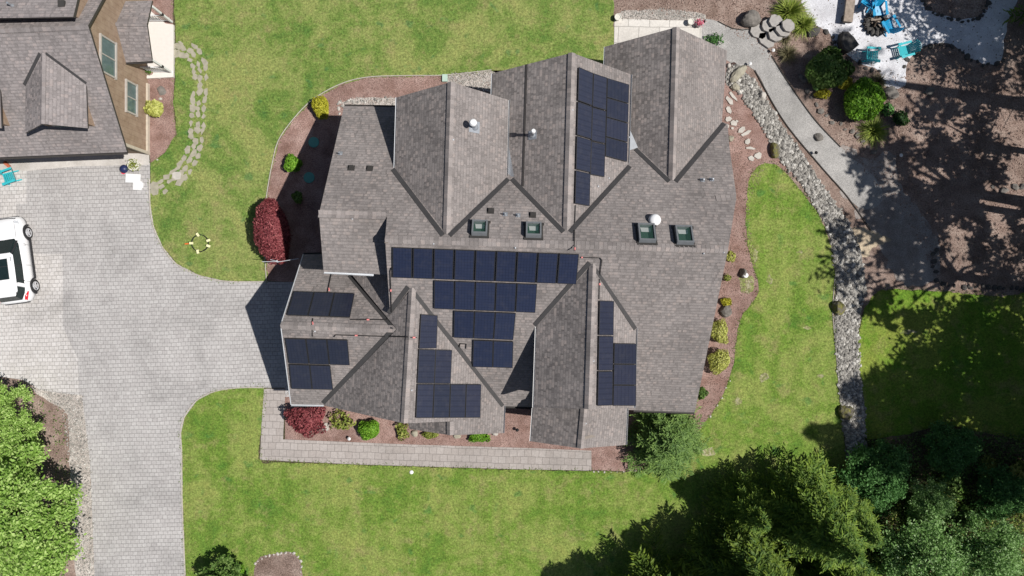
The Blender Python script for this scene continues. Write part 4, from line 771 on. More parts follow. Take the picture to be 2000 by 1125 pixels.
# ---------------- small things ----------------
def lid(u,v,r,mat,label,name='access_cover'):
    mb=MB(); mb.lathe((0,0,0),[(r*1.06,0),(r*1.06,.03),(r*.98,.05),(r*.5,.062),(.01,.066)],28); x,y,_=W(u,v); tag(mb.place(name,mat,(x,y,.01)),label,'lid')
lid(613,278,.29,LIDM,'round green lid in the west bed, the one nearer the yellow shrub'); lid(604,347,.30,LIDM,'round green lid in the west bed, the one nearer the small shaded shrub')
x,y,_=W(869,153); mb=MB(); mb.box((0,0,.06),(.32,.44,.12),taper=.92); tag(mb.place('valve_box',LIDP,(x,y,0)),'pale green rectangular valve box at the end of the north gravel strip','valve box')
def pot(u,v,r,h,mat,label,plant=None,fl=None):
    x,y,_=W(u,v,h); t=thing('plant_pot',label,'plant pot',(x,y,0)); mb=MB(); mb.lathe((x,y,.01),[(r*.7,0),(r,h*.9),(r*1.08,h*.92),(r*1.08,h),(r*.85,h),(r*.83,h*.9)],24); child(mb,'pot',mat,t)
    mb=MB(); mb.lathe((x,y,h*.9-.02),[(r*.84,0),(r*.8,.012)],20); child(mb,'soil',MULCH,t)
    if plant:
        rs=np.random.RandomState(int(u)); C=rs.normal(size=(260,3))*np.array([r*.5,r*.5,.06])+np.array([0,0,h+.03]); quads('plant',leafq(C,.05,rs),plant,t)
    return t
POTW=plain('pale_ceramic',(.62,.60,.54),.6,var=.08); POTG=plain('grey_ceramic',(.33,.33,.32),.6,var=.1)
pot(260,322,.31,.45,POTW,'large round cream planter with greenery beside the driveway apron',L_GYEL); pot(292,140,.16,.3,plain('clay',(.45,.28,.25),.7),'small clay pot with grey rim on the porch slab',L_MID)
pot(1207,33,.18,.32,POTW,'round white pot at the west end of the north patio'); pot(1350,42,.17,.32,POTW,'white pot beside the pink flowers on the north patio')
pot(1366,45,.2,.3,POTG,'pot overflowing with pink flowers at the patio corner',FLOWP); pot(1433,127,.15,.05,plain('rusty_brown',(.06,.035,.03),.8),'dark round planter base at the head of the river stones')
x,y,_=W(246,331); t=thing('toy_ball','dark blue ball on a red base beside the cream planter','ball',(x,y,0)); mb=MB(); mb.lathe((x,y,.02),[(.02,0),(.16,.05),(.24,.16),(.24,.22),(.16,.34),(.02,.38)],18); child(mb,'ball',plain('navy',(.02,.03,.09),.4),t,smooth=True); mb=MB(); mb.lathe((x-.14,y-.12,0),[(.16,.0),(.15,.03),(.02,.035)],16); child(mb,'base',plain('red_plastic',(.7,.06,.1),.5),t)
for u,v,lab in((262,349,'upper flat white board lying on the driveway pavers'),(270,363,'lower flat white board lying on the driveway pavers')):
    x,y,_=W(u,v); mb=MB(); mb.box((0,0,0),(.85 if v<355 else .5,.5,.05),rz=-.05); mb.box((.1,.02,.03),(.5,.3,.012)); tag(mb.place('foam_board',TRIMW,(x,y,.11 if v<355 else .07)),lab,'board')
x,y,_=W(804,922); mb=MB(); mb.lathe((x,y,0),[(.11,0),(.11,.05),(.06,.07),(.01,.075)],16); tag(mb.build('sprinkler_cap',TRIMW),'small white round cap on the south lawn','cap')
x,y,_=W(1453,538); mb=MB(); mb.lathe((x,y,.36),[(.02,-.06),(.13,-.03),(.14,.0),(.05,.03)],14); tag(mb.build('garden_light',TRIMW),'white disc light on the upright stone in the east bed','garden light')
for u,v,lab in((684,855,'small white path light in front of the south bed shrubs'),(1755,305,'white oval marker on the shaded mulch east of the path'),(1462,127,'little white path light at the head of the gravel path'),(1507,101,'white path light beside the bottom garden step'),(1010,838,'dark lantern in the recess between the south gables'),(1590,300,'round dark path light on the river side of the gravel path')):
    x,y,_=W(u,v); t=thing('path_light',lab,'path light',(x,y,0)); dark='dark' in lab; mb=MB(); mb.bar((x,y,0),(x,y,.28),.015,6); child(mb,'post',BLACK,t); mb=MB(); mb.lathe((x,y,.26),[(.09,0),(.1,.02),(.03,.08),(.01,.09)],12); child(mb,'cap',BLACK if dark else TRIMW,t)
# round net game on the lawn
x,y,_=W(391,475,.2); t=thing('round_net_game','black hoop game with five pale grips and an orange peg on the north lawn','lawn game',(x,y,0)); mb=MB(); n=36
mb.tube([(x+.48*math.cos(2*math.pi*i/n),y+.48*math.sin(2*math.pi*i/n),.2) for i in range(n+1)],.022,6); child(mb,'hoop',BLACK,t)
for a in(18,-18,105,-105,180):
    c,s_=math.cos(R(a)),math.sin(R(a)); mb=MB(); mb.box((x+.5*c,y+.5*s_,.215),(.22,.13,.06),R(a if abs(a)!=105 else a+25)); child(mb,'grip',plain('pale_yellow_plastic',(.75,.72,.42),.5),t)
    mb=MB(); mb.bar((x+.5*c,y+.5*s_,0),(x+.48*c,y+.48*s_,.2),.018,6); child(mb,'leg',BLACK,t)
mb=MB(); mb.bar((x-.58,y,.03),(x-.95,y-.03,.03),.04,6); child(mb,'peg',plain('orange_plastic',(.8,.16,.04),.5),t)
# thin pole aerial beside the red maple
t=thing('yard_aerial','thin white and black rod aerial beside the tall red maple','aerial',W(541,510)); a=W(541,510); mb=MB(); mb.bar(a,W(541,509,2.0),.03,6); child(mb,'mast',GUT,t); mb=MB(); mb.bar(W(512,511,2.0),W(548,511,2.05),.018,5); mb.bar(W(541,512,2.0),W(583,505,2.1),.018,5); mb.bar(W(528,507,2.0),W(544,511,2.05),.018,5); child(mb,'rod',GUT,t)
# adirondack chairs
def adirondack(mat,label,loc,rz):
    t=thing('garden_chair',label,'garden chair',(0,0,0),'plastic garden chairs round the fire pit'); 
    mb=MB(); 
    for i in range(6): mb.box((.30-i*.095,0,.36-i*.022),(.085,.50,.02),0,tilt=Matrix.Rotation(R(12),3,'Y'))
    child(mb,'seat',mat,t); mb=MB()
    for i in range(7):
        y=(i-3)*.078; top=.95-abs(i-3)**2*.013; a=Vector((-.22,y*.9,.26)); b=Vector((-.22-.38*(top-.26)/.7,y*1.35,top)); d=b-a; c=(a+b)/2
        mb.box(c,(.022,.074,d.length),0,tilt=Matrix.Rotation(math.atan2(d.x,d.z),3,'Y')@Matrix.Rotation(-math.atan2(d.y,d.z)*.6,3,'X'))
    child(mb,'backrest',mat,t)
    for s in(-1,1):
        mb=MB(); mb.box((.02,s*.36,.56),(.78,.12,.028)); mb.box((.30,s*.36,.575),(.2,.16,.02)); child(mb,'armrest',mat,t)
        mb=MB(); mb.box((.36,s*.30,.275),(.09,.04,.55)); child(mb,'leg',mat,t); mb=MB(); mb.bar((.38,s*.27,.33),(-.42,s*.27,.04),.04,4); child(mb,'leg',mat,t)
    t.location=(loc[0],loc[1],.02); t.rotation_euler.z=rz
    return t
for (u,v,z,rz,mat,lab) in((1703,108,.4,R(-4),TEAL,'turquoise slatted garden chair nearest the dark flat boulder'),(1768,98,.4,R(195),TEAL,'turquoise slatted garden chair at the east edge of the white gravel'),(1738,50,.4,R(-60+180),BLUE,'bright blue garden chair just right of the fire pit'),(1716,18,.4,R(95+180),BLUE,'blue garden chair right behind the fire pit'),(1697,3,.4,R(60),BLUE,'blue garden chair cut by the top edge of the photo')):
    x,y,_=W(u,v,z); adirondack(mat,lab,(x,y),rz)
# turquoise lounge chair by neighbour's garage
x,y,_=W(18,345,.4); t=adirondack(TEAL,'turquoise slatted chair on the driveway apron at the left edge',(x,y),R(200)); t['group']=None; del t['group']
x,y,_=W(16,322); mb=MB(); mb.box((0,0,.1),(.42,.16,.12),-.7); mb.box((0,0,.18),(.3,.1,.04),-.7); tag(mb.place('orange_box',plain('terracotta',(.45,.14,.08),.7),(x,y,0)),'small terracotta coloured box beside the left-edge turquoise chair','box')
# fire pit
x,y,_=W(1712,45,.2); t=thing('fire_pit','round fire pit of dark stacked stones on the white gravel','fire pit',(x,y,0)); 
for k in range(2):
    for i in range(14):
        a=2*math.pi*(i+k*.5)/14; mb=MB(); vs,fs=rock_mesh(np.random.RandomState(500+i+20*k),(.19,.14,.12),1,.4); mb.add([Matrix.Rotation(a,3,'Z')@Vector(p)+Vector((x+.58*math.cos(a),y+.58*math.sin(a),.08+k*.17)) for p in vs],fs); child(mb,'stone',ROCKD,t)
mb=MB(); mb.lathe((x,y,.02),[(.48,0),(.45,.06),(.05,.08)],20); child(mb,'ash_bed',plain('ash',(.05,.048,.045),1,var=.5,scale=12),t)
for i in range(7):
    a=rnd.uniform(0,3.14); mb=MB(); c=Vector((x+rnd.uniform(-.15,.15),y+rnd.uniform(-.15,.15),.16+i*.03)); d=Vector((math.cos(a),math.sin(a),.1))*.28; mb.bar(c-d,c+d,.05,7); child(mb,'log',BARK if i%2 else WOODG,t)
# log bench
a=Vector(W(1657,42,.5)); b=Vector(W(1668,-45,.5)); t=thing('log_bench','weathered split log bench on the white gravel at the top edge','bench',(a.x,a.y,0)); mb=MB(); d=(b-a).normalized(); s_=Vector((-d.y,d.x,0))*.25
prof=[-1,-.9,-.5,.5,.9,1]; pz=[-.02,-.2,-.26,-.26,-.2,-.02]; vs=[a+s_*p+Vector((0,0,q)) for p,q in zip(prof,pz)]+[b+s_*p+Vector((0,0,q)) for p,q in zip(prof,pz)]; mb.add(vs,[(i,(i+1)%6,6+(i+1)%6,6+i) for i in range(6)]+[(0,5,4,3,2,1),(6,7,8,9,10,11)]); child(mb,'seat',WOODG,t)
for f in(.12,.85): p=a.lerp(b,f); mb=MB(); mb.box((p.x,p.y,.13),(.42,.3,.26),math.atan2(d.y,d.x)+1.57); child(mb,'leg',ROCKD,t)
# fallen pieces: gnome-like ornaments left vague -> small pale ornaments in neighbour bed
for u,v,s,lab in((311,152,.1,'small pale stone ornament beside the porch slab corner'),(313,193,.13,'white flecked cobble above the yellow shrub'),(328,35,.1,'pale ornament in the bed above the porch'),(307,312,.07,'small white stone at the driveway end of the neighbour bed')): boulder(u,v,(s,s*.8,s),FLOWW if False else ROCKL,lab,'ornament','garden_ornament',seed=int(u),sub=1)
# ---------------- white car ----------------
def car():
    cx,cy,_=W(20,509,.8); PW_=plain('white_car_paint',(.80,.80,.81),.18,var=.01,spec=.5); DK=plain('dark_plastic_trim',(.03,.03,.033),.6,var=.1); TY=plain('tyre_rubber',(.025,.025,.026),.85); RIM=plain('silver_rim',(.62,.62,.64),.3,.4,var=.05); RED=plain('red_lens',(.55,.02,.03),.2); LENS=plain('headlamp_lens',(.6,.62,.65),.1)
    t=thing('parked_car','white crossover with black glass roof parked at the left edge of the driveway','car',(0,0,0)); t['_o']=(0,0,0)
    st=[(2.46,.55,.48,.62),(2.40,.74,.36,.74),(2.25,.86,.26,.86),(1.95,.925,.24,.94),(1.5,.945,.24,1.0),(1.0,.945,.24,1.06),(.4,.94,.24,1.06),(-.4,.94,.24,1.07),(-1.2,.945,.24,1.09),(-1.7,.945,.26,1.10),(-2.1,.90,.30,1.09),(-2.32,.80,.36,1.0),(-2.42,.62,.44,.86)]
    rows=[]
    for y,w_,zl,zt in st:
        m_=zl+(zt-zl)*.45; half=[(w_*.80,zl),(w_*.97,zl+.08),(w_,m_),(w_*.985,zt-.17),(w_*.93,zt-.05),(w_*.80,zt),(w_*.45,zt+.035),(0,zt+.045)]
        rows.append([(x,y,z) for x,z in half]+[(-x,y,z) for x,z in reversed(half[:-1])])
    mb=MB(); k=len(rows[0]); vs=[p for r in rows for p in r]; fs=[(i*k+j,i*k+j+1,(i+1)*k+j+1,(i+1)*k+j) for i in range(len(rows)-1) for j in range(k-1)]
    fs.append(tuple(range(k-1,-1,-1))); fs.append(tuple((len(rows)-1)*k+j for j in range(k))); mb.add(vs,[tuple(reversed(f)) for f in fs]); body=child(mb,'body',PW_,t,smooth=True)
    # greenhouse glass
    base=[(1.15,.60,1.08),(.85,.80,1.09),(-.4,.86,1.10),(-1.85,.84,1.10),(-2.30,.60,1.08)]; top=[(.34,.56,1.54),(.20,.70,1.54),(-.5,.74,1.58),(-1.80,.72,1.56),(-2.08,.55,1.52)]
    ring=lambda L_:[(x,y,z) for y,x,z in L_]+[(-x,y,z) for y,x,z in reversed(L_)]
    A,B=ring(base),ring(top); n_=len(A); mb=MB(); mb.add(A+B,[(i,n_+i,n_+(i+1)%n_,(i+1)%n_) for i in range(n_)]+[tuple(n_+i for i in range(n_-1,-1,-1))]); child(mb,'window_glass',CARG,t)
    # roof panel with rim, pillars
    rf=[(x*1.03,y,z+.012) for x,y,z in B]; rc=[(x*.9,y*.97-.02,z+.05) for x,y,z in B]; mb=MB(); mb.add(rf+rc,[(i,n_+i,n_+(i+1)%n_,(i+1)%n_) for i in range(n_)]+[tuple(n_+i for i in range(n_-1,-1,-1))]+[tuple(range(n_))]); child(mb,'roof_panel',PW_,t)
    mb=MB(); mb.box((0,-.55,1.645),(.86,1.15,.03)); sr=child(mb,'sunroof',CARG,t); mb=MB(); mb.box((0,-.4,1.665),(.84,.03,.01)); child(mb,'crossbar',DK,sr,t)
    for s in(-1,1):
        for (b0,t0,r_) in(((.73*s,1.02,1.07),(.65*s,.27,1.54),.04),((.85*s,-.35,1.10),(.73*s,-.45,1.57),.03),((.86*s,-1.25,1.09),(.74*s,-1.15,1.56),.03),((.85*s,-1.55,1.08),(.73*s,-1.45,1.55),.14),):
            mb=MB(); mb.bar(b0,t0,r_,4); child(mb,'pillar',PW_ if r_>.04 else DK,t)
        mb=MB(); mb.box((s*1.0,.72,1.10),(.24,.12,.14),s*.15); child(mb,'side_mirror',PW_,t); mb=MB(); mb.box((s*.9,.70,1.08),(.12,.06,.05)); child(mb,'mirror_arm',DK,t)
        mb=MB(); mb.add([(s*.72,2.24,.80),(s*.86,1.95,.93),(s*.60,2.02,.965),(s*.55,2.30,.82),(s*.72,2.24,.78),(s*.86,1.95,.91)],[(0,1,2,3),(0,4,5,1)]); mb.v=[(x*1.02,y,z+.025) for x,y,z in mb.v]; child(mb,'headlight',LENS,t)
        mb=MB(); mb.add([(s*.93,-1.82,1.0),(s*.88,-2.2,.98),(s*.70,-2.34,1.03),(s*.80,-2.1,1.12)],[(0,1,2,3)]); mb.v=[(x*1.01,y,z+.02) for x,y,z in mb.v]; mb.bar((s*.92,-1.86,.98),(s*.78,-2.33,.97),.045,5); child(mb,'tail_light',RED,t)
        for y in(1.5,-1.55):
            mb=MB(); n=28; c=Vector((s*.86,y,.36))
            def rg(r,x): return [(x,y+r*math.cos(2*math.pi*i/n),.36+r*math.sin(2*math.pi*i/n)) for i in range(n)]
            prof=[(.22,s*.73),(.35,s*.73),(.365,s*.79),(.365,s*.925),(.34,s*.955),(.24,s*.955)]; vs=[]; 
            for r,x in prof: vs+=rg(r,x)
            mb.add(vs,[(a*n+i,a*n+(i+1)%n,(a+1)*n+(i+1)%n,(a+1)*n+i) for a in range(5) for i in range(n)]); wh=child(mb,'wheel',TY,t)
            mb=MB(); 
            for i in range(5):
                a=2*math.pi*i/5; mb.bar((s*.94,y,.36),(s*.95,y+.22*math.cos(a),.36+.22*math.sin(a)),.035,5)
            mb.tube([(s*.95,y+.235*math.cos(2*math.pi*i/20),.36+.235*math.sin(2*math.pi*i/20)) for i in range(21)],.022,5); child(mb,'rim',RIM,wh,t)
            mb=MB(); mb.tube([(s*.945,y+.43*math.cos(math.pi*(i/14)),.34+.43*math.sin(math.pi*i/14)) for i in range(15)],.05,6); child(mb,'wheel_arch',DK,t)
    mb=MB(); mb.tube([(-.5,2.42,.66),(-.62,2.30,.83),(-.3,2.36,.87),(.3,2.36,.87),(.62,2.30,.83),(.5,2.42,.66)],.025,5); child(mb,'bonnet_line',DK,t)
    mb=MB(); mb.box((0,-2.43,.62),(1.3,.06,.22)); mb.box((0,2.46,.5),(1.1,.05,.2)); child(mb,'bumper_insert',DK,t)
    for s in(-1,1):
        for y in(.78,-.38,-1.32): mb=MB(); mb.tube([(s*.90,y,1.045),(s*.945,y,.88),(s*.95,y,.5)],.009,4); child(mb,'door_seam',DK,t)
        for y in(-.2,-1.12): mb=MB(); mb.box((s*.955,y,.86),(.03,.2,.035)); child(mb,'door_handle',PW_,t)
        mb=MB(); mb.box((s*.935,0,.30),(.05,2.3,.12)); child(mb,'sill_trim',DK,t)
        mb=MB(); mb.tube([(s*.70,1.2,1.085),(s*.66,1.7,1.02),(s*.58,2.15,.93)],.008,4); child(mb,'bonnet_seam',DK,t)
    mb=MB(); mb.tube([(-.66,-2.0,1.56),(-.60,.1,1.6)],.02,5); mb2=MB(); mb2.tube([(.66,-2.0,1.56),(.60,.1,1.6)],.02,5); child(mb,'roof_rail',DK,t); child(mb2,'roof_rail',DK,t)
    t.location=(cx,cy,.02); t.rotation_euler.z=R(7.6)
car()
# ---------------- plants ----------------
def blob(n,rs,rx,ry,h,lobes=7,noise=.13,depth=.3):
    d=rs.normal(size=(n,3)); d[:,2]=np.abs(d[:,2])*.9-.12; d/=np.linalg.norm(d,axis=1,keepdims=True); L=rs.normal(size=(lobes,3)); L[:,2]=abs(L[:,2]); L/=np.linalg.norm(L,axis=1,keepdims=True)
    k=(d@L.T); k=np.exp(-(1-k)*9).max(1); r=1-noise+noise*1.9*k; r*=1-depth*rs.uniform(0,1,n)**2.5; r+=rs.normal(size=n)*.03
    C=d*r[:,None]*np.array([rx,ry,h*.55])+np.array([0,0,h*.45]); return C,d
def shrub(u,v,r,h,mat,label,n=2200,size=.055,ry=None,seed=0,cat='shrub',name='round_shrub',group=None,noise=.24,flowers=None,rz=0,depth=.45):
    size*=1.2; n=int(n*.85)
    rs=np.random.RandomState(seed+int(u)); x,y,_=W(u,v,h*.55); t=thing(name,label,cat,(x,y,0),group); C,d=blob(n,rs,r,ry or r,h,9,noise,depth); C[:,2]=np.maximum(C[:,2],.04); quads('foliage',leafq(C,size,rs,d),mat,t)
    mb=MB()
    for i in range(6): a=i*1.05; mb.bar((x,y,0),(x+r*.55*math.cos(a),y+(ry or r)*.55*math.sin(a),h*.6),.025,5,r2=.01)
    child(mb,'stem',BARK,t)
    if flowers:
        C,d=blob(60,rs,r,ry or r,h*1.02,9,noise,.02); quads('flowers',leafq(C,.05,rs,d,.8),flowers,t)
    t.rotation_euler.z=rz
    return t
shrub(626,210,.56,.85,L_YEL,'round golden yellow shrub by the north-west corner of the west bed',3200,.05)
shrub(570,320,.50,.75,L_GRN,'round bright green shrub halfway down the west bed',2200,.055); shrub(581,386,.32,.5,L_MID,'small shaded green shrub above the red maple in the west bed',900,.05)
shrub(723,840,.60,.8,L_GRN,'round bright green shrub in the middle of the south bed',2600,.065)
shrub(1404,648,.50,.9,L_PALE,'tall pale yellow shrub, the upper of the big pair by the east wall',3200,.045,.75,rz=.15); shrub(1406,706,.68,.9,L_PALE,'pale yellow round shrub, the lower of the big pair by the east wall',3600,.045)
shrub(1427,500,.26,.5,L_PALE,'small yellow shrub below the east end of the main ridge',700,.045,.36); shrub(1420,543,.22,.35,L_GYEL,'tiny brownish yellow shrub in the east bed',420,.04); shrub(1418,590,.28,.4,L_YEL,'small golden shrub directly above the grey boulder by the east wall',800,.045)
shrub(1371,768,.3,.5,L_MID,'small dark green shrub at the south-east corner of the roof',700,.07,noise=.3)
shrub(303,213,.52,.7,L_PALE,'pale yellow-green shrub beside the neighbouring brown wall',1500,.085)
shrub(668,826,.62,.6,L_GYEL,'leggy open light green shrub beside the pale angular rock',420,.085,noise=.5,depth=.6); shrub(784,842,.45,.5,L_GYEL,'sparse light green shrub right of the round bright green one',320,.085,noise=.5,depth=.6); shrub(842,849,.50,.32,L_GYEL,'low flat light green shrub under the dark porch eave',620,.06,.22); shrub(935,853,.65,.38,L_GRN,'low spreading light green shrub under the light porch eave',1000,.06,.32)
shrub(1614,138,1.32,1.5,L_MID,'large dark green shrub on the garden slope west of the white gravel',9000,.075,1.15,noise=.22); shrub(1650,163,.5,.6,L_YEL,'yellow-green mound between the two largest garden shrubs',1200,.05,.35); shrub(1607,183,.42,.45,L_YEL,'yellow-green mound at the foot of the large dark green shrub',800,.05,.3); shrub(1596,168,.28,.5,L_SILV,'small silvery shrub at the foot of the large dark green shrub',420,.06)
shrub(1685,194,1.12,1.5,L_GRN,'bright green dome shrub with a bare crown on the garden slope',8000,.07,noise=.16); shrub(1760,232,.42,.5,L_DARK,'dim green tuft in the shade right of the bright dome shrub',700,.07); shrub(1733,214,.36,.5,L_BLUE,'dim blue-green tuft touching the bright dome shrub',600,.07)
shrub(1394,77,.48,.5,L_BLUE,'sprawling blue-green plant at the north-east roof corner',420,.06,.3,noise=.5,depth=.6)
shrub(1665,1000,.0001,.0001,L_MID,'x',1) if False else None
# red laceleaf maples
t=shrub(534,452,.98,2.1,L_RED,'tall oval dark red maple in the shade of the west bed',15000,.055,1.68,cat='tree',name='red_maple',noise=.16,rz=R(8)); shrub(529,408,.5,1.6,L_RED,'small red maple crown touching the north end of the tall one',3000,.055,.5,cat='tree',name='red_maple')
shrub(596,818,1.1,1.3,L_RED,'sprawling red laceleaf maple below the garage eave',6500,.06,.85,cat='tree',name='red_maple',noise=.35,depth=.5)
# spiky clumps
def clump(u,v,r,h,mat,label,n=260,w_=.022):
    rs=np.random.RandomState(int(u)); x,y,_=W(u,v,h*.5); t=thing('grass_clump',label,'grass clump',(x,y,0)); Q=[]
    for i in range(n):
        a=rs.uniform(0,6.283); e=rs.uniform(.1,1.35); L_=r*rs.uniform(.75,1.15); p=np.zeros(3); dr=np.array([math.cos(a)*math.cos(e),math.sin(a)*math.cos(e),math.sin(e)*h/r]); sd=np.array([-math.sin(a),math.cos(a),0])
        for k in range(4):
            q=p+dr*L_/3.2; w0=w_*(1-k/4.5); w1=w_*(1-(k+1)/4.5); Q.append([p-sd*w0,p+sd*w0,q+sd*w1,q-sd*w1]); p=q; dr=dr+np.array([0,0,-.32*k*.6])
    Q=np.array(Q); Q[:,:,2]=np.maximum(Q[:,:,2],.03); quads('blades',Q,mat,t); mb=MB(); mb.lathe((x,y,0),[(.12,0),(.08,.12),(.02,.2)],8); child(mb,'crown',BARK,t)
clump(1546,20,.95,.9,L_BLADE,'large spiky green clump above the garden steps',420,.03); clump(1571,46,.72,.7,L_BLADE,'yellow-green spiky clump beside the dark wedge rock',300,.03); clump(1541,104,.62,.55,L_BLADEB,'pale spiky clump at the bend of the gravel path'); clump(1710,254,.85,.7,L_BLADE,'spiky green clump at the end of the low garden wall',300,.028); clump(1716,160,.55,.55,L_BLADEB,'brown grass clump beside the bright dome shrub',300); clump(1535,75,.4,.35,L_BLADEB,'small dry tuft at the side of the garden steps',120)
# conifers
def conifer_q(h,r,seed,nb=130,dens=1.,leaf=.115,low=.06,droop=.42,pw=.75):
    rs=np.random.RandomState(seed); C=[];T=[];D=[]
    for i in range(nb):
        wh=i//6; nw=max(1,nb//6); t=((wh+.5+rs.normal()*.12)/nw); t=min(max(t,0),.995)**.85; L_=r*(1-t)**pw*rs.uniform(.55,1.18)+.12; az=wh*.77+(i%6)*1.0472+rs.normal()*.16; z0=h*(low+(.985-low)*t)+rs.normal()*.03; o=np.array([math.cos(az),math.sin(az),0]); sd=np.array([-math.sin(az),math.cos(az),0])
        k=max(3,int(L_*6.5*dens)); 
        for j in range(k):
            s=.12+.88*(j+rs.uniform(0,.6))/k; p=o*L_*s+np.array([0,0,z0+L_*(.28*s-droop*s*s)]); tl=(L_*.36*(1-.62*s)+.10)*rs.uniform(.7,1.15)
            for sg in(-1,1):
                d=o*.72+sd*sg*.70+np.array([0,0,rs.uniform(-.12,.1)]); m_=max(2,int(tl/.085)); f=(np.arange(m_)+.5)/m_; C.append(p+d*(f[:,None]*tl)+rs.normal(size=(m_,3))*.02+np.array([0,0,-.25])*(f[:,None]**2*tl)); T.append(np.clip(f*.6+s*.7-.42,0,1)*rs.uniform(.5,1)*(1 if rs.uniform()<.8 else .2)); D.append(np.repeat(d[None],m_,0))
    C=np.concatenate(C);T=np.concatenate(T);D=np.concatenate(D); n=len(C); D/=np.linalg.norm(D,axis=1,keepdims=True)
    nr=rs.normal(size=(n,3))*.45+np.array([0,0,1]); b=np.cross(D,nr); b/=np.linalg.norm(b,axis=1,keepdims=True); D2=D+rs.normal(size=(n,3))*.25; s=(leaf*rs.uniform(.7,1.3,n))[:,None]
    return np.stack([C+D2*s,C+b*s*.32,C-D2*s*.8,C-b*s*.32],1),T
def conifer(loc,h,r,mat,label,seed,group=None,name='conifer_tree',**k):
    t=thing(name,label,'tree',(0,0,0),group); Q,T=conifer_q(h,r,seed,**k); quads('crown',Q,mat,t,T); mb=MB(); mb.bar((0,0,0),(0,0,h*.97),h*.018+.03,9,r2=.012)
    rs=np.random.RandomState(seed)
    for i in range(40): tt=i/40; a=i*2.4; L_=r*(1-tt)**.75*.8; z0=h*(.08+.9*tt); mb.bar((0,0,z0),(L_*math.cos(a),L_*math.sin(a),z0+L_*.0),.035*(1-tt)+.01,4,r2=.008)
    child(mb,'trunk',BARK,t); t.location=(loc[0],loc[1],0); return t
def broadleaf(loc,h,r,mat,label,seed,group=None,n=16000,size=.12,lobes=14,gap=.5,zlow=.3,name='broadleaf_tree',trunk=.16,flat=.6,nsub=None,lob=(.26,.42)):
    rs=np.random.RandomState(seed); t=thing(name,label,'tree',(0,0,0),group); mb=MB(); mb.bar((0,0,0),(0,0,h*zlow*1.1),trunk,9,r2=trunk*.7); Cs=[];Ds=[]
    for i in range(lobes):
        a=i*2.39996+rs.uniform(-.4,.4); q=math.sqrt((i+.5)/lobes); rr=r*.78*q; z=h*(zlow+(.88-zlow)*(1-q*.75)*rs.uniform(.75,1.05)); c=np.array([rr*math.cos(a),rr*math.sin(a),z]); mid=Vector((c[0]*.45,c[1]*.45,h*zlow+(z-h*zlow)*.5)); mb.bar((0,0,h*zlow*.9),mid,trunk*.45,6,r2=trunk*.28); mb.bar(mid,Vector(c),trunk*.28,5,r2=.015)
        lr=r*rs.uniform(*lob); sub=nsub or int(9+rs.randint(6)); m_=max(3,n//lobes//sub)
        for j in range(sub):
            d=rs.normal(size=3); d/=np.linalg.norm(d); d[2]=abs(d[2])*.8-.15; cc=c+d*lr*rs.uniform(.55,1.05); mb.bar(Vector(c),Vector(cc),.018,4,r2=.006); sz=lr*gap; P0=rs.normal(size=(m_,3))*np.array([sz,sz,sz*.55])*.55; Cs.append(cc+P0); Ds.append(np.repeat(np.array([[d[0]*.4,d[1]*.4,.9]]),m_,0))
    C=np.concatenate(Cs);D=np.concatenate(Ds); C[:,2]=np.maximum(C[:,2],.1); quads('crown',leafq(C,size,rs,D,.5,flat),mat,t); child(mb,'trunk',BARK,t); t.location=(loc[0],loc[1],0); return t
# spruce beside the south-east corner
x,y,_=W(1300,852,1.2); conifer((x,y),3.6,2.35,L_YEW,'blue-green spruce against the south-east corner of the house',11,nb=210,dens=1.25,leaf=.10,low=.03,droop=.25,pw=.62)
# south-east grove
grp='evergreens of the south-east grove'
c1=conifer((15.6,-12.2),9.0,2.9,L_CON2,'yellow-green cedar at the north tip of the south-east grove',21,grp,nb=180,dens=1.1,leaf=.115,name='cedar_tree')
c2=conifer((12.4,-15.2),9.5,3.1,L_CON,'dark fir in the middle of the south-east grove, tips yellow-green',22,grp,nb=174,dens=1.05,leaf=.12,name='fir_tree')
dup(c2,(8.3,-17.5,0),1.1,1.08,'dark fir at the bottom edge, westernmost of the grove'); dup(c1,(17.3,-15.4,0),2.2,.85,'bright cedar at the bottom edge between the dark firs and pale broadleaf'); dup(c2,(14.3,-18.6,0),2.9,1.05,'dark fir cut by the bottom edge behind the middle fir')
dup(c1,(12.7,-11.9,0),4.0,.62,'small half-shaded cedar standing at the lawn side of the grove'); dup(c1,(17.9,-12.4,0),5.0,.7,'small bright cedar between the big cedar and the blue-green thicket')
b1=broadleaf((22.0,-14.6),5.2,2.6,L_SILV,'pale silvery-leaved tree in the bottom right corner',31,'broadleaf trees of the south-east corner',n=17000,size=.08,gap=.5,lobes=26,flat=1.1,nsub=7,lob=(.16,.34)); dup(b1,(25.6,-14.2,0),2,.9,'pale silvery-leaved tree touching the right edge near the corner'); dup(b1,(18.8,-16.3,0),4,.7,'small silvery-leaved sapling among the cedars at the bottom edge')
b2=broadleaf((20.3,-10.4),3.0,2.1,L_BLUE,'low blue-green broadleaf thicket south of the east lawn',32,'broadleaf trees of the south-east corner',n=15000,size=.08,lobes=26,zlow=.22,gap=.5,flat=1.1,nsub=7,lob=(.16,.34)); dup(b1,(23.2,-11.9,0),1.1,.55,'half-lit small tree between the thicket and the corner trees'); dup(b2,(17.6,-13.9,0),4.5,.6,'leafy bush wedged between the bright cedars'); dup(b2,(24.6,-8.9,0),1.5,.8,'blue-green bush in deep shade at the east lawn corner'); dup(b2,(27.3,-11.5,0),3.5,.8,'shaded blue-green bush at the right edge')
us=['low fern-like bush on the grove floor','small leafy bush on the grove floor']
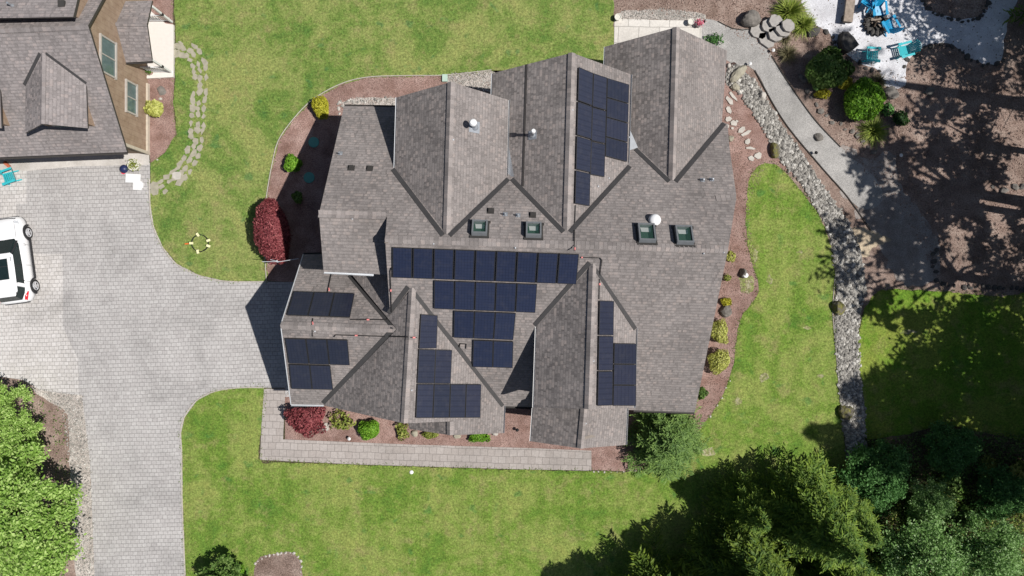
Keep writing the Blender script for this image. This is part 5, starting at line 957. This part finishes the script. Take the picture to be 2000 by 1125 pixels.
ub=shrub(1850,990,.7,.6,L_MID,'low leafy bush scattered over the dim grove floor',900,.09,group='low bushes of the grove floor',noise=.4,depth=.5); ub2=shrub(1930,930,.6,.5,L_GYEL,'low yellowish bush scattered over the dim grove floor',600,.08,group='low yellowish bushes of the grove floor',noise=.4,depth=.6)
for i in range(18):
    u=rnd.uniform(1660,2000);v=rnd.uniform(870,1125); x,y,_=W(u,v); dup(ub if i%3 else ub2,(x,y,0),rnd.uniform(0,6),rnd.uniform(.5,1.2))
# left tree
m1=broadleaf((-27.2,-12.4),5.4,4.6,L_MAPLE,'big bright green maple in the bottom left corner',41,'maples at the left edge',n=34000,size=.105,lobes=34,gap=.40,nsub=7,lob=(.15,.27)); m2=dup(m1,(-28.6,-7.9,0),2.5,.62,'smaller bright green maple above the big one at the left edge')
s1=broadleaf((-16.2,-16.35),2.4,1.45,L_MID,'small green tree at the bottom edge beside the driveway',42,n=5000,size=.09,lobes=14,zlow=.25,gap=.45,nsub=6,lob=(.18,.32)); 
shrub(462,1118,.5,.7,L_GRN,'yellow-green shrub beside the south mulch island',900,.06)
# tall trees east of the frame: they stand outside and throw the dappled shade
ge_='tall firs east of the garden'
f1=conifer((33.2,9.9),28,2.8,L_CON,'tall slim fir whose trunk shadow crosses the mulch south of the white gravel',51,ge_,name='fir_tree',nb=60,dens=.4,leaf=.2,low=.74,droop=.3)
f2=conifer((30.0,-10.4),21,2.7,L_CON,'tall fir shading the south end of the river stones',57,ge_,name='fir_tree',nb=96,dens=.55,leaf=.18,low=.48,droop=.3); dup(f2,(30.4,-7.7,0),2.2,(1.25,1.25,.86),'stout fir shading the lower half of the east lawn')
d1=broadleaf((30.8,4.0),14,3.9,L_MID,'open maple dappling the brown mulch at the path end',54,'open maples east of the garden',n=2100,size=.19,lobes=13,zlow=.5,gap=.46,trunk=.25,nsub=2,lob=(.22,.42))
for i,(x,y,s,a) in enumerate([(31.0,-.2,1.35,1),(31.6,4.6,1.45,3),(31.0,7.6,.85,4.4),(36.0,2.2,.9,5.2)]): dup(d1,(x,y,0),a,s,['open maple dappling the shaded stone border','tall open maple behind dappling the brown mulch','small open maple dappling the upper mulch','tall open maple behind dappling the upper mulch'][i])
e1=broadleaf((31.2,-5.2),14,4.2,L_MID,'leafy maple shading the middle of the east lawn',55,'leafy maples beside the east lawn',n=6500,size=.15,lobes=16,zlow=.42,gap=.42,trunk=.28,nsub=5)
for i,(x,y,s,a) in enumerate([(30.8,-9.6,1.,1),(35.0,-3.4,1.1,2),(35.5,-6.6,.9,4),(38.5,-10.5,1.35,5)]): dup(e1,(x,y,0),a,s,['leafy maple shading the south of the east lawn','tall leafy maple shading the north of the east lawn','tallest leafy maple shading the end of the river stones','leafy maple shading the dim grove floor'][i])
a1=broadleaf((31,14.6),13,4.2,L_MID,'tall open broadleaf tree dappling the white gravel patio',52,'broadleaf trees east of the garden',n=7500,size=.13,lobes=14,zlow=.45,gap=.42,trunk=.3,nsub=7); dup(a1,(35.6,13.6,0),2,1.25,'second open broadleaf tree dappling the garden chairs'); dup(a1,(28.5,21.5,0),4,.75,'broadleaf tree north of the chairs beyond the top edge')
conifer((31.0,15.6),7,2.4,L_CON,'dark fir branch reaching into the top right corner',53,nb=110,leaf=.14,name='fir_tree')
for o in list(bpy.data.objects):
    if '_o' in o: del o['_o']
